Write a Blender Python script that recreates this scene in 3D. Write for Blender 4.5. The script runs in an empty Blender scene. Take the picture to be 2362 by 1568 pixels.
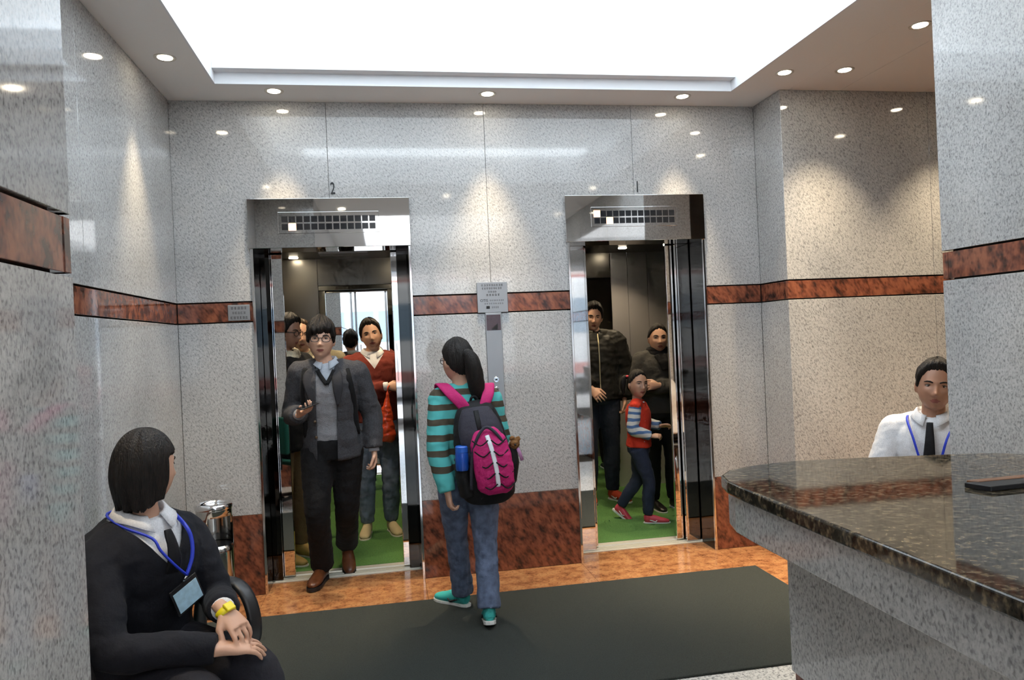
import bpy, bmesh, math, random
from mathutils import Vector, Matrix, noise
random.seed(7)
S = bpy.context.scene
COL = S.collection
V = Vector
PI = math.pi

# ------------------------------------------------------------------ camera
def setup_camera():
    f, yaw, pitch, roll, D, h = 1705.7, .1731, -.0025, -.0445, 4.697, 1.490
    fwd = V((math.sin(yaw)*math.cos(pitch), math.cos(yaw)*math.cos(pitch), math.sin(pitch)))
    right = V((math.cos(yaw), -math.sin(yaw), 0)); up = right.cross(fwd)
    c, s = math.cos(roll), math.sin(roll)
    r = right*c + up*s; u = -right*s + up*c
    cd = bpy.data.cameras.new('camera'); cd.sensor_width = 36; cd.lens = f/2362*36
    cd.clip_start = .05; cd.clip_end = 200
    co = bpy.data.objects.new('camera', cd); COL.objects.link(co)
    b = -fwd
    co.matrix_world = Matrix(((r.x, u.x, b.x, 0), (r.y, u.y, b.y, -D), (r.z, u.z, b.z, h), (0, 0, 0, 1)))
    S.camera = co
setup_camera()

# ------------------------------------------------------------------ world, exposure
S.view_settings.view_transform = 'Standard'
S.view_settings.look = 'None'
S.view_settings.gamma = 1
S.view_settings.use_curve_mapping = False
S.view_settings.exposure = 0.11
w = bpy.data.worlds.new('overcast_sky'); S.world = w; w.use_nodes = True
w.node_tree.nodes['Background'].inputs[0].default_value = (.86, .93, 1.0, 1)
w.node_tree.nodes['Background'].inputs[1].default_value = 8.0
S.cycles.max_bounces = 6; S.cycles.diffuse_bounces = 3; S.cycles.glossy_bounces = 4
S.cycles.use_adaptive_sampling = True; S.cycles.use_light_tree = False; S.cycles.adaptive_threshold = .08; S.cycles.adaptive_min_samples = 12
S.cycles.transparent_max_bounces = 6; S.cycles.caustics_reflective = False; S.cycles.caustics_refractive = False
S.cycles.sample_clamp_indirect = 4.0
COVE_E = 2.7      # luminous ceiling panel
COVE2_E = 2.4     # second luminous panel, over the entrance hall
SPOT_W = 150.0     # each recessed downlight
CAR_W = 30.0

# ------------------------------------------------------------------ materials
MATS = {}
def nd(nt, t, **kw):
    n = nt.nodes.new(t)
    for k, v in kw.items(): setattr(n, k, v)
    return n
def mat(name, col=(.5, .5, .5), rough=.5, metal=0., spec=.5, emit=None, estr=0., sss=0., bump=None, var=None, sheen=0.):
    """bump=(scale,strength), var=(scale,amount)"""
    if name in MATS: return MATS[name]
    m = bpy.data.materials.new(name); m.use_nodes = True; nt = m.node_tree
    b = nt.nodes['Principled BSDF']
    b.inputs['Base Color'].default_value = (*col, 1); b.inputs['Roughness'].default_value = rough
    b.inputs['Metallic'].default_value = metal; b.inputs['Specular IOR Level'].default_value = spec
    if sheen: b.inputs['Sheen Weight'].default_value = sheen
    if sss:
        b.inputs['Subsurface Weight'].default_value = sss
        b.inputs['Subsurface Radius'].default_value = (.012, .005, .003); b.inputs['Subsurface Scale'].default_value = 1
    if emit: b.inputs['Emission Color'].default_value = (*emit, 1); b.inputs['Emission Strength'].default_value = estr
    if bump or var: tc = nd(nt, 'ShaderNodeTexCoord')
    if var:
        n = nd(nt, 'ShaderNodeTexNoise'); n.inputs['Scale'].default_value = var[0]; n.inputs['Detail'].default_value = 4
        nt.links.new(tc.outputs['Object'], n.inputs['Vector'])
        r = nd(nt, 'ShaderNodeValToRGB'); a = var[1]
        r.color_ramp.elements[0].position = .3; r.color_ramp.elements[1].position = .7
        r.color_ramp.elements[0].color = (*[c*(1-a) for c in col], 1); r.color_ramp.elements[1].color = (*[min(1, c*(1+a)) for c in col], 1)
        nt.links.new(n.outputs['Fac'], r.inputs['Fac']); nt.links.new(r.outputs['Color'], b.inputs['Base Color'])
    if bump:
        n = nd(nt, 'ShaderNodeTexNoise'); n.inputs['Scale'].default_value = bump[0]; n.inputs['Detail'].default_value = 3
        nt.links.new(tc.outputs['Object'], n.inputs['Vector'])
        bp = nd(nt, 'ShaderNodeBump'); bp.inputs['Strength'].default_value = bump[1]; bp.inputs['Distance'].default_value = .01
        nt.links.new(n.outputs['Fac'], bp.inputs['Height']); nt.links.new(bp.outputs['Normal'], b.inputs['Normal'])
    MATS[name] = m
    return m

def granite(name, base, light, dark, rough, s1=85., s2=140., pos=(.36, .47), warm=None, coat=.5):
    m = bpy.data.materials.new(name); m.use_nodes = True; nt = m.node_tree; b = nt.nodes['Principled BSDF']
    L = nt.links.new
    tc = nd(nt, 'ShaderNodeTexCoord'); mp = nd(nt, 'ShaderNodeMapping'); mp.vector_type = 'TEXTURE'
    mp.inputs['Rotation'].default_value = (0, math.radians(58), math.radians(0)); mp.inputs['Scale'].default_value = (1.9, 1, 1)
    L(tc.outputs['Object'], mp.inputs['Vector'])
    n1 = nd(nt, 'ShaderNodeTexNoise'); n1.inputs['Scale'].default_value = s1; n1.inputs['Detail'].default_value = 2.5; n1.inputs['Roughness'].default_value = .62
    n2 = nd(nt, 'ShaderNodeTexNoise'); n2.inputs['Scale'].default_value = s2; n2.inputs['Detail'].default_value = 0
    n3 = nd(nt, 'ShaderNodeTexNoise'); n3.inputs['Scale'].default_value = 4.; n3.inputs['Detail'].default_value = 0
    for n in (n1, n2, n3): L(mp.outputs['Vector'], n.inputs['Vector'])
    r1 = nd(nt, 'ShaderNodeValToRGB'); e = r1.color_ramp.elements
    e[0].position = pos[0]; e[0].color = (*dark, 1); e[1].position = pos[1]; e[1].color = (*base, 1)
    e2 = r1.color_ramp.elements.new(.64); e2.color = (*light, 1)
    L(n1.outputs['Fac'], r1.inputs['Fac'])
    r2 = nd(nt, 'ShaderNodeValToRGB'); r2.color_ramp.elements[0].position = .26; r2.color_ramp.elements[1].position = .42
    r2.color_ramp.elements[0].color = (.64, .64, .64, 1)
    L(n2.outputs['Fac'], r2.inputs['Fac'])
    mx = nd(nt, 'ShaderNodeMix', data_type='RGBA', blend_type='MULTIPLY'); mx.inputs['Factor'].default_value = 1
    L(r1.outputs['Color'], mx.inputs['A']); L(r2.outputs['Color'], mx.inputs['B'])
    r3 = nd(nt, 'ShaderNodeMapRange'); r3.inputs['To Min'].default_value = .86; r3.inputs['To Max'].default_value = 1.12
    L(n3.outputs['Fac'], r3.inputs['Value'])
    oi = nd(nt, 'ShaderNodeObjectInfo'); r4 = nd(nt, 'ShaderNodeMapRange'); r4.inputs['To Min'].default_value = .95; r4.inputs['To Max'].default_value = 1.05
    L(oi.outputs['Random'], r4.inputs['Value'])
    mu = nd(nt, 'ShaderNodeMath', operation='MULTIPLY'); L(r3.outputs['Result'], mu.inputs[0]); L(r4.outputs['Result'], mu.inputs[1])
    m2 = nd(nt, 'ShaderNodeMix', data_type='RGBA', blend_type='MULTIPLY'); m2.inputs['Factor'].default_value = 1
    L(mx.outputs['Result'], m2.inputs['A']); L(mu.outputs['Value'], m2.inputs['B'])
    L(m2.outputs['Result'], b.inputs['Base Color'])
    b.inputs['Roughness'].default_value = rough; b.inputs['Specular IOR Level'].default_value = coat
    MATS[name] = m
    return m

M_GRAN = granite('grey_granite', (.44, .435, .425), (.53, .525, .515), (.26, .26, .26), .06, s1=105., s2=150., pos=(.27, .46), coat=.62)
M_RED = granite('red_granite', (.23, .075, .042), (.31, .11, .058), (.055, .028, .022), .07, s1=22., s2=60., pos=(.34, .52))
M_ORANGE = granite('orange_granite', (.39, .175, .072), (.46, .225, .095), (.20, .075, .032), .10, s1=16., s2=90., pos=(.28, .5))
M_BLACK = granite('black_granite', (.055, .046, .033), (.17, .135, .085), (.014, .014, .012), .05, s1=60., s2=110., pos=(.34, .52), coat=.6)
M_FLOORW = granite('white_granite', (.60, .59, .56), (.70, .69, .66), (.25, .25, .25), .12)
M_JOINT = mat('joint_mortar', (.05, .05, .05), .9)
M_CEIL = mat('ceiling_paint', (.90, .885, .86), .75)
M_WHITE = mat('white_paint', (.85, .86, .88), .6)
M_COVE = mat('luminous_panel', (1, 1, 1), .6, emit=(.80, .91, 1.0), estr=COVE_E)
M_TUBE = mat('tube_glow', (1, 1, 1), .6, emit=(.82, .92, 1.0), estr=COVE_E*3)
M_COVE2 = mat('luminous_panel_hall', (1, 1, 1), .6, emit=(.92, .96, 1.0), estr=COVE2_E)
M_DARKREFL = mat('dark_reflection_steel', (.055, .053, .05), .04, 1.)  # mirror steel coloured dark in place of the dark reflections in it
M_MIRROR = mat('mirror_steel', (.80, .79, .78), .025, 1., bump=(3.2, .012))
M_STEEL = mat('brushed_steel', (.58, .56, .57), .36, .6)
M_DSTEEL = mat('dark_steel', (.19, .178, .155), .28, .85)
M_GLASSM = mat('silver_mirror', (.80, .82, .82), .012, 1.)
M_CHROME = mat('chrome', (.85, .85, .86), .08, 1.)
M_ALU = mat('aluminium', (.82, .79, .70), .40, .45)
M_MATB = mat('floor_mat', (.030, .036, .031), .95, var=(260, .45), bump=(700, .5))
M_GREEN = mat('green_carpet', (.125, .30, .075), .95, var=(180, .4), bump=(600, .6))
M_DARK = mat('dark_void', (.012, .012, .013), .6)
M_DISPLAY = mat('dark_window', (.012, .013, .016), .12)
M_LIT = mat('lit_window', (1, .6, .35), .5, emit=(1.0, .46, .20), estr=5.5)
M_LAMP = mat('lamp_glow', (1, 1, 1), .5, emit=(1.0, .87, .66), estr=38)
M_TRIM = mat('lamp_trim', (.75, .70, .62), .3, .7)
M_INK = mat('black_ink', (.012, .012, .014), .6)
M_INKG = mat('grey_ink', (.10, .10, .105), .6)
M_PLATE = mat('plaque_steel', (.34, .35, .36), .38, .85)
M_BLKPL = mat('black_plastic', (.014, .014, .016), .38)
M_SKIN = mat('skin', (.58, .34, .235), .48, sss=.06)
M_SKIN2 = mat('skin_tan', (.40, .205, .13), .48, sss=.06)
M_LIP = mat('lips', (.27, .085, .07), .45)
def hairmat(name, c0, c1):
    m = bpy.data.materials.new(name); m.use_nodes = True; nt = m.node_tree; b = nt.nodes['Principled BSDF']
    tc = nd(nt, 'ShaderNodeTexCoord'); mp = nd(nt, 'ShaderNodeMapping'); mp.inputs['Scale'].default_value = (260, 260, 22); nt.links.new(tc.outputs['Object'], mp.inputs['Vector'])
    n = nd(nt, 'ShaderNodeTexNoise'); n.inputs['Scale'].default_value = 1.; n.inputs['Detail'].default_value = 2; nt.links.new(mp.outputs['Vector'], n.inputs['Vector'])
    r = nd(nt, 'ShaderNodeValToRGB'); r.color_ramp.elements[0].position = .35; r.color_ramp.elements[1].position = .75; r.color_ramp.elements[0].color = (*c0, 1); r.color_ramp.elements[1].color = (*c1, 1)
    nt.links.new(n.outputs['Fac'], r.inputs['Fac']); nt.links.new(r.outputs['Color'], b.inputs['Base Color'])
    bp = nd(nt, 'ShaderNodeBump'); bp.inputs['Strength'].default_value = .8; bp.inputs['Distance'].default_value = .006; nt.links.new(n.outputs['Fac'], bp.inputs['Height']); nt.links.new(bp.outputs['Normal'], b.inputs['Normal'])
    b.inputs['Roughness'].default_value = .52; b.inputs['Specular IOR Level'].default_value = .28
    MATS[name] = m; return m
M_HAIR = hairmat('black_hair', (.006, .005, .005), (.020, .015, .012))
M_HAIRB = hairmat('brown_hair', (.020, .011, .006), (.075, .038, .018))
M_EYEW = mat('eye_white', (.42, .37, .33), .3)
M_EYED = mat('eye_iris', (.012, .008, .006), .15)
def cloth(name, col, rough=.88, b=(55, .25), var=(220, .12), sheen=.02): return mat(name, col, rough, bump=b, var=var, sheen=sheen, spec=.2)

# ------------------------------------------------------------------ mesh helpers
def tag(o, label=None, cat=None, group=None, kind=None):
    if label: o['label'] = label
    if cat: o['category'] = cat
    if group: o['group'] = group
    if kind: o['kind'] = kind
    return o
def empty(name, loc=(0, 0, 0), rz=0., parent=None):
    o = bpy.data.objects.new(name, None); COL.objects.link(o); o.location = loc; o.rotation_euler = (0, 0, rz)
    o.empty_display_size = .1
    if parent: o.parent = parent
    return o
def link(name, me, m=None, parent=None, smooth=False):
    if m is not None:
        for x in (m if isinstance(m, (list, tuple)) else [m]): me.materials.append(x)
    if smooth:
        for p in me.polygons: p.use_smooth = True
    o = bpy.data.objects.new(name, me); COL.objects.link(o)
    if parent: o.parent = parent
    return o
class MB:
    def __init__(s): s.v = []; s.f = []; s.mi = []
    def add(s, vs, fs, mi=0):
        o = len(s.v); s.v += [V(p) for p in vs]
        for f in fs: s.f.append([i+o for i in f]); s.mi.append(mi)
        return s
    def box(s, x0, x1, y0, y1, z0, z1, mi=0):
        vs = [(x, y, z) for z in (z0, z1) for y in (y0, y1) for x in (x0, x1)]
        return s.add(vs, [(0, 2, 3, 1), (4, 5, 7, 6), (0, 1, 5, 4), (2, 6, 7, 3), (0, 4, 6, 2), (1, 3, 7, 5)], mi)
    def obox(s, c, ax, ay, az, mi=0):      # oriented box, half-axis vectors
        c = V(c); vs = [c+V(ax)*i+V(ay)*j+V(az)*k for k in (-1, 1) for j in (-1, 1) for i in (-1, 1)]
        return s.add(vs, [(0, 2, 3, 1), (4, 5, 7, 6), (0, 1, 5, 4), (2, 6, 7, 3), (0, 4, 6, 2), (1, 3, 7, 5)], mi)
    def tube(s, path, rad, lat=None, n=14, mi=0, sup=1., round_caps=False):
        P = [V(p) for p in path]; k = len(P)
        R = [(r, r) if not isinstance(r, (tuple, list)) else r for r in (rad if isinstance(rad, (list, tuple)) else [rad]*k)]
        if round_caps:
            t0 = (P[0]-P[1]).normalized(); t1 = (P[-1]-P[-2]).normalized(); r0 = min(R[0]); r1 = min(R[-1])
            pre = [(P[0]+t0*r0*.94, tuple(q*.34 for q in R[0])), (P[0]+t0*r0*.7, tuple(q*.72 for q in R[0]))]
            post = [(P[-1]+t1*r1*.7, tuple(q*.72 for q in R[-1])), (P[-1]+t1*r1*.94, tuple(q*.34 for q in R[-1]))]
            P = [a for a, _ in pre]+P+[a for a, _ in post]; R = [b for _, b in pre]+R+[b for _, b in post]; k = len(P)
        vs = []; fs = []; ad = None
        for i in range(k):
            t = (P[min(i+1, k-1)]-P[max(i-1, 0)])
            if t.length < 1e-9: t = V((0, 0, 1))
            t.normalize()
            l = (V(lat[i]) if isinstance(lat, list) else V(lat)) if lat is not None else (ad if ad is not None else (V((1, 0, 0)) if abs(t.x) < .8 else V((0, 1, 0))))
            a = l-t*l.dot(t)
            if a.length < 1e-6: a = t.orthogonal()
            a.normalize(); ad = a; b = t.cross(a)
            for j in range(n):
                th = 2*PI*j/n; c, q = math.cos(th), math.sin(th)
                c = math.copysign(abs(c)**sup, c); q = math.copysign(abs(q)**sup, q)
                vs.append(P[i]+a*(R[i][0]*c)+b*(R[i][1]*q))
        for i in range(k-1):
            for j in range(n):
                fs.append((i*n+j, i*n+(j+1) % n, (i+1)*n+(j+1) % n, (i+1)*n+j))
        fs.append(tuple(reversed(range(n)))); fs.append(tuple((k-1)*n+j for j in range(n)))
        return s.add(vs, fs, mi)
    def ell(s, c, r, R=None, nu=14, nv=10, mi=0):
        c = V(c); vs = []; fs = []
        for i in range(1, nv):
            ph = PI*i/nv
            for j in range(nu):
                th = 2*PI*j/nu
                p = V((r[0]*math.sin(ph)*math.cos(th), r[1]*math.sin(ph)*math.sin(th), r[2]*math.cos(ph)))
                vs.append(c+(R @ p if R else p))
        top = len(vs); p = V((0, 0, r[2])); vs.append(c+(R @ p if R else p)); p = V((0, 0, -r[2])); vs.append(c+(R @ p if R else p))
        for i in range(nv-2):
            for j in range(nu): fs.append((i*nu+j, (i+1)*nu+j, (i+1)*nu+(j+1) % nu, i*nu+(j+1) % nu))
        for j in range(nu):
            fs.append((top, j, (j+1) % nu)); fs.append((top+1, (nv-2)*nu+(j+1) % nu, (nv-2)*nu+j))
        return s.add(vs, fs, mi)
    def lathe(s, prof, n=32, c=(0, 0, 0), mi=0):
        c = V(c); vs = []; fs = []
        for (r, z) in prof:
            for j in range(n): vs.append(c+V((r*math.cos(2*PI*j/n), r*math.sin(2*PI*j/n), z)))
        for i in range(len(prof)-1):
            for j in range(n): fs.append((i*n+j, i*n+(j+1) % n, (i+1)*n+(j+1) % n, (i+1)*n+j))
        fs.append(tuple(reversed(range(n)))); fs.append(tuple((len(prof)-1)*n+j for j in range(n)))
        return s.add(vs, fs, mi)
    def prism(s, poly, ex, mi=0):          # planar polygon (3d pts) extruded by vector
        n = len(poly); P = [V(p) for p in poly]; E = V(ex)
        vs = P+[p+E for p in P]
        fs = [tuple(range(n)), tuple(reversed(range(n, 2*n)))]+[(i, i+n, (i+1) % n+n, (i+1) % n) for i in range(n)]
        return s.add(vs, fs, mi)
    def mesh(s, name='m', fix=True):
        me = bpy.data.meshes.new(name); me.from_pydata([tuple(p) for p in s.v], [], s.f); 
        for p, m in zip(me.polygons, s.mi): p.material_index = m
        if fix:
            bm = bmesh.new(); bm.from_mesh(me); bmesh.ops.recalc_face_normals(bm, faces=bm.faces); bm.to_mesh(me); bm.free()
        return me
    def build(s, name, m, parent=None, smooth=False, bevel=0., seg=2, auto=None):
        me = s.mesh(name)
        if bevel:
            bm = bmesh.new(); bm.from_mesh(me)
            es = [e for e in bm.edges if len(e.link_faces) == 2 and e.calc_face_angle(0) > .5]
            bmesh.ops.bevel(bm, geom=es, offset=bevel, segments=seg, affect='EDGES', profile=.5); bm.to_mesh(me); bm.free()
        o = link(name, me, m, parent, smooth or auto is not None)
        if auto is not None: me.set_sharp_from_angle(angle=math.radians(auto))
        return o
def box(name, x0, x1, y0, y1, z0, z1, m, parent=None, bevel=0.): return MB().box(x0, x1, y0, y1, z0, z1).build(name, m, parent, bevel=bevel)
def spl(pts, rad, k=4):
    """Catmull-Rom resample of path and radii"""
    P = [V(p) for p in pts]; R = [V((r, r)) if not isinstance(r, (tuple, list)) else V(r) for r in rad]
    oP = []; oR = []
    for i in range(len(P)-1):
        a, b, c, d = (max(i-1, 0), i, i+1, min(i+2, len(P)-1))
        for j in range(k):
            t = j/k; t2 = t*t; t3 = t2*t
            f = lambda A: .5*((2*A[b])+(-A[a]+A[c])*t+(2*A[a]-5*A[b]+4*A[c]-A[d])*t2+(-A[a]+3*A[b]-3*A[c]+A[d])*t3)
            oP.append(f(P)); oR.append(tuple(f(R)))
    oP.append(P[-1]); oR.append(tuple(R[-1]))
    return oP, oR
def remesh(mb, voxel=.010, it=5, wr=0., wf=14., seed=0.):
    """one continuous skin over everything in mb; wr adds cloth folds"""
    me = mb.mesh('tmp')
    o = bpy.data.objects.new('tmp', me); COL.objects.link(o)
    r = o.modifiers.new('r', 'REMESH'); r.mode = 'VOXEL'; r.voxel_size = voxel
    if it:
        sm = o.modifiers.new('s', 'SMOOTH'); sm.factor = .5; sm.iterations = it
    dg = bpy.context.evaluated_depsgraph_get(); dg.update()
    out = bpy.data.meshes.new_from_object(o.evaluated_get(dg))
    bpy.data.objects.remove(o); bpy.data.meshes.remove(me)
    if wr:
        off = []
        for v in out.vertices:
            p = v.co
            n = noise.noise(V((p.x*wf+seed, p.y*wf, p.z*wf*1.5)))+.5*noise.noise(V((p.x*wf*2.3, p.y*wf*2.3+seed, p.z*wf*3.2)))
            off.append(p+v.normal*(wr*n))
        for v, p in zip(out.vertices, off): v.co = p
    return out
def text_mesh(s, size, extrude=.001):
    c = bpy.data.curves.new('t', 'FONT'); c.body = s; c.size = size; c.extrude = extrude; c.align_x = 'CENTER'; c.align_y = 'CENTER'
    o = bpy.data.objects.new('t', c); COL.objects.link(o)
    dg = bpy.context.evaluated_depsgraph_get(); dg.update()
    me = bpy.data.meshes.new_from_object(o.evaluated_get(dg)); bpy.data.objects.remove(o)
    return me

# ================================================================== STRUCTURE
ZC, ZB0, ZB1, ZS, ZH, ZT = 3.0, 1.660, 1.782, .489, 2.10, 2.402
XL, XR, YN = -1.20, 2.566, -.344          # left wall, niche return, alcove wall
XP, YP = -.626, -3.03                     # left pier face and its far end
XQ, YQ = 2.42, -1.84                      # right wall face and its far end
YE = -8.5                                 # street entrance
def panel(name, pts, N, m, parent, th=.03):
    N = V(N); mb = MB().prism([V(p)-N*th for p in pts], N*th)
    return mb.build(name, m, parent, bevel=.0012, seg=1)
ROWS = [(0., ZS, 'base_panel', 'R', 0.), (ZS, ZB0, 'granite_panel', 'G', 0.), (ZB0, ZB1, 'band_panel', 'R', -.003), (ZB1, ZC, 'granite_panel', 'G', 0.)]
def clad(parent, O, U, N, cuts, rows=ROWS, skip=()):
    O, U, N = V(O), V(U), V(N)
    for (z0, z1, nm, k, pr) in rows:
        g0 = .004 if z0 in (ZB0, ZB1) else .0008; g1 = .004 if z1 in (ZB0, ZB1) else .0008
        cc = cuts if k == 'G' else [cuts[0], cuts[-1]] if (cuts[-1]-cuts[0]) < 2.2 else cuts
        for a, b in zip(cc[:-1], cc[1:]):
            p = [O+U*(a+.001)+V((0, 0, z0+g0)), O+U*(b-.001)+V((0, 0, z0+g0)), O+U*(b-.001)+V((0, 0, z1-g1)), O+U*(a+.001)+V((0, 0, z1-g1))]
            panel(nm, [q+N*pr for q in p], N, M_GRAN if k == 'G' else M_RED, parent)

# lift openings on the back wall: outer frame X ranges
LIFT = {2: (-.762, .196), 1: (1.218, 2.162)}
DJ = .012
# ---- back wall
mb = MB()
for a, b in ((XL-.3, -.775), (.21, 1.203), (2.175, XR+.3)): mb.box(a, b, .031, .20, 0, ZC+.3)
for a, b in LIFT.values(): mb.box(a-.02, b+.02, .031, .20, ZH+.02, ZC+.3)
wb = tag(mb.build('wall_back', M_JOINT), kind='structure')
for a, b in ((XL, LIFT[2][0]), (LIFT[2][1], LIFT[1][0]), (LIFT[1][1], XR)):
    clad(wb, (0, 0, 0), (1, 0, 0), (0, -1, 0), [a, b], ROWS[:3])
def bp(pts): return [V((x, 0, z)) for x, z in pts]
zu = ZB1+.004
c2, cm, c1 = -.285, .700, 1.688
for pts in ([(XL, zu), (LIFT[2][0], zu), (LIFT[2][0], ZT), (c2-.001, ZT), (c2-.001, ZC), (XL, ZC)],
            [(LIFT[2][1], zu), (cm-.001, zu), (cm-.001, ZC), (c2+.001, ZC), (c2+.001, ZT), (LIFT[2][1], ZT)],
            [(cm+.001, zu), (LIFT[1][0], zu), (LIFT[1][0], ZT), (c1-.001, ZT), (c1-.001, ZC), (cm+.001, ZC)],
            [(LIFT[1][1], zu), (XR, zu), (XR, ZC), (c1+.001, ZC), (c1+.001, ZT), (LIFT[1][1], ZT)]):
    panel('granite_panel', bp(pts), (0, -1, 0), M_GRAN, wb)
# ---- left wall and left pier
wl = tag(box('wall_left', XL-.25, XL-.031, YP-.3, .2, 0, ZC+.3, M_JOINT), kind='structure')
clad(wl, (XL, 0, 0), (0, -1, 0), (1, 0, 0), [0, 1.38, -YP])
wp = tag(box('wall_pier', XL, XP-.031, YE, YP-.031, 0, ZC+.3, M_JOINT), kind='structure')
clad(wp, (XP, YP, 0), (0, -1, 0), (1, 0, 0), [0, 1.05, 2.1, 3.15, 4.3, YP-YE])
clad(wp, (XL, YP, 0), (1, 0, 0), (0, 1, 0), [0, XP-XL])
# ---- niche return and alcove
wn = tag(MB().box(XR+.031, 4.75, YN+.031, .2, 0, ZC+.3).build('wall_alcove', M_JOINT), kind='structure')
clad(wn, (XR, 0, 0), (0, -1, 0), (-1, 0, 0), [0, -YN])
clad(wn, (XR, YN, 0), (1, 0, 0), (0, -1, 0), [0, 1.06, 2.03])
wa = tag(box('wall_alcove_end', 4.631, 4.8, -3.3, YN, 0, ZC+.3, M_JOINT), kind='structure')
clad(wa, (4.60, YN, 0), (0, -1, 0), (-1, 0, 0), [0, 1.4, 2.6])
# ---- right wall (its end faces the alcove)
wr = tag(box('wall_right', XQ+.031, 4.7, YE, YQ-.031-.4, 0, ZC+.3, M_JOINT), kind='structure')
clad(wr, (XQ, YQ-.37, 0), (0, -1, 0), (-1, 0, 0), [-.37, .75, 1.8, 2.9, 4.0, 5.1, YQ-.37-YE])
mb = MB().box(XQ+.031, XQ+.42, YQ-.41, YQ-.031, 0, ZC+.3)
wr2 = tag(mb.build('wall_right_end', M_JOINT), kind='structure')
clad(wr2, (XQ, YQ, 0), (1, 0, 0), (0, 1, 0), [0, .45])
# ---- ceiling
CX0, CX1, CY0, CY1 = -.880, 2.266, -2.42, -.292
DX0, DX1, DY0, DY1 = -.20, 1.75, -7.3, -4.2
mb = MB()
def ring(x0, x1, y0, y1, a0, a1, b0, b1):
    mb.box(x0, a0, y0, y1, ZC, ZC+.05); mb.box(a1, x1, y0, y1, ZC, ZC+.05); mb.box(a0, a1, y0, b0, ZC, ZC+.05); mb.box(a0, a1, b1, y1, ZC, ZC+.05)
ring(XL-.05, 2.63, -3.3, .03, CX0, CX1, CY0, CY1)
ring(XL-.05, 2.63, YE, -3.3, DX0, DX1, DY0, DY1)
tag(mb.build('ceiling', M_CEIL), kind='structure')
mb = MB()
for a, b in ((2.63, 2.99), (2.993, 3.6), (3.603, 4.65)): mb.box(a, b, -3.3, YN+.03, ZC, ZC+.05)
tag(mb.build('ceiling_alcove', M_CEIL, bevel=.0015, seg=1), kind='structure')
tr = tag(MB().box(CX0, CX0+.012, CY0, CY1, ZC-.001, ZC+.30).box(CX1-.012, CX1, CY0, CY1, ZC-.001, ZC+.30).box(CX0+.012, CX1-.012, CY1-.012, CY1, ZC-.001, ZC+.30)
    .box(CX0+.012, CX1-.012, CY0, CY0+.012, ZC-.001, ZC+.30).build('trim_1', M_WHITE), kind='structure')
box('cove_ledge', CX0+.0125, CX1-.0125, CY1-.08, CY1-.0125, ZC+.065, ZC+.150, M_WHITE, tr)
tag(box('luminous_ceiling', CX0+.013, CX1-.013, CY0+.013, CY1-.013, ZC+.285, ZC+.32, M_COVE), 'large glowing white light panel recessed above the lift lobby', 'ceiling light')
tag(MB().box(DX0, DX0+.012, DY0, DY1, ZC-.001, ZC+.12).box(DX1-.012, DX1, DY0, DY1, ZC-.001, ZC+.12).box(DX0+.012, DX1-.012, DY1-.012, DY1, ZC-.001, ZC+.12)
    .box(DX0+.012, DX1-.012, DY0, DY0+.012, ZC-.001, ZC+.12).build('trim_2', M_WHITE), kind='structure')
tag(box('luminous_ceiling', DX0+.013, DX1-.013, DY0+.013, DY1-.013, ZC+.11, ZC+.15, M_COVE2), 'smaller glowing light panel over the entrance hall, mirrored in the left lift header', 'ceiling light')
tb_ = tag(MB().box(CX0+.25, CX1-.25, CY0+.03, CY0+.20, ZC+.262, ZC+.284).build('tube_light', M_TUBE), 'brighter row of tubes along the front edge of the large light panel', 'ceiling light')
# ---- floor
MY0, MY1, MX0, MX1 = -1.695, -.4146, -1.02, 2.224
fl = tag(box('floor', XL-.1, 4.7, YE-.05, .24, -.08, -.012, M_JOINT), kind='structure')
def slabs(nm, xs, ys, m):
    for x0, x1 in zip(xs[:-1], xs[1:]):
        for y0, y1 in zip(ys[:-1], ys[1:]): box(nm, x0+.0007, x1-.0007, y0+.0007, y1-.0007, -.03, 0, m, fl, bevel=.0006)
slabs('orange_slab', [XL, -.762, .196, 1.218, 2.162, 3.0, 3.8, 4.6], [-.44, 0], M_ORANGE)
for a, b in LIFT.values(): slabs('orange_slab', [a, b], [0, .200], M_ORANGE)
slabs('orange_slab', [2.15, 2.9, 3.75, 4.6], [-1.84, -1.14, -.44], M_ORANGE)
slabs('white_slab', [XL, -.6, 0, .6, 1.2, 1.7, 2.15], [-3.84, -3.04, -2.44, -1.84, -1.24, -.44], M_FLOORW)
slabs('white_slab', [2.15, 2.9, 3.75, 4.6], [-3.3, -2.5, -1.84], M_FLOORW)
slabs('white_slab', [XL+.5, 0, .9, 1.7, 2.45], [YE, -7.6, -6.7, -5.8, -4.9, -3.84], M_FLOORW)
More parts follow.
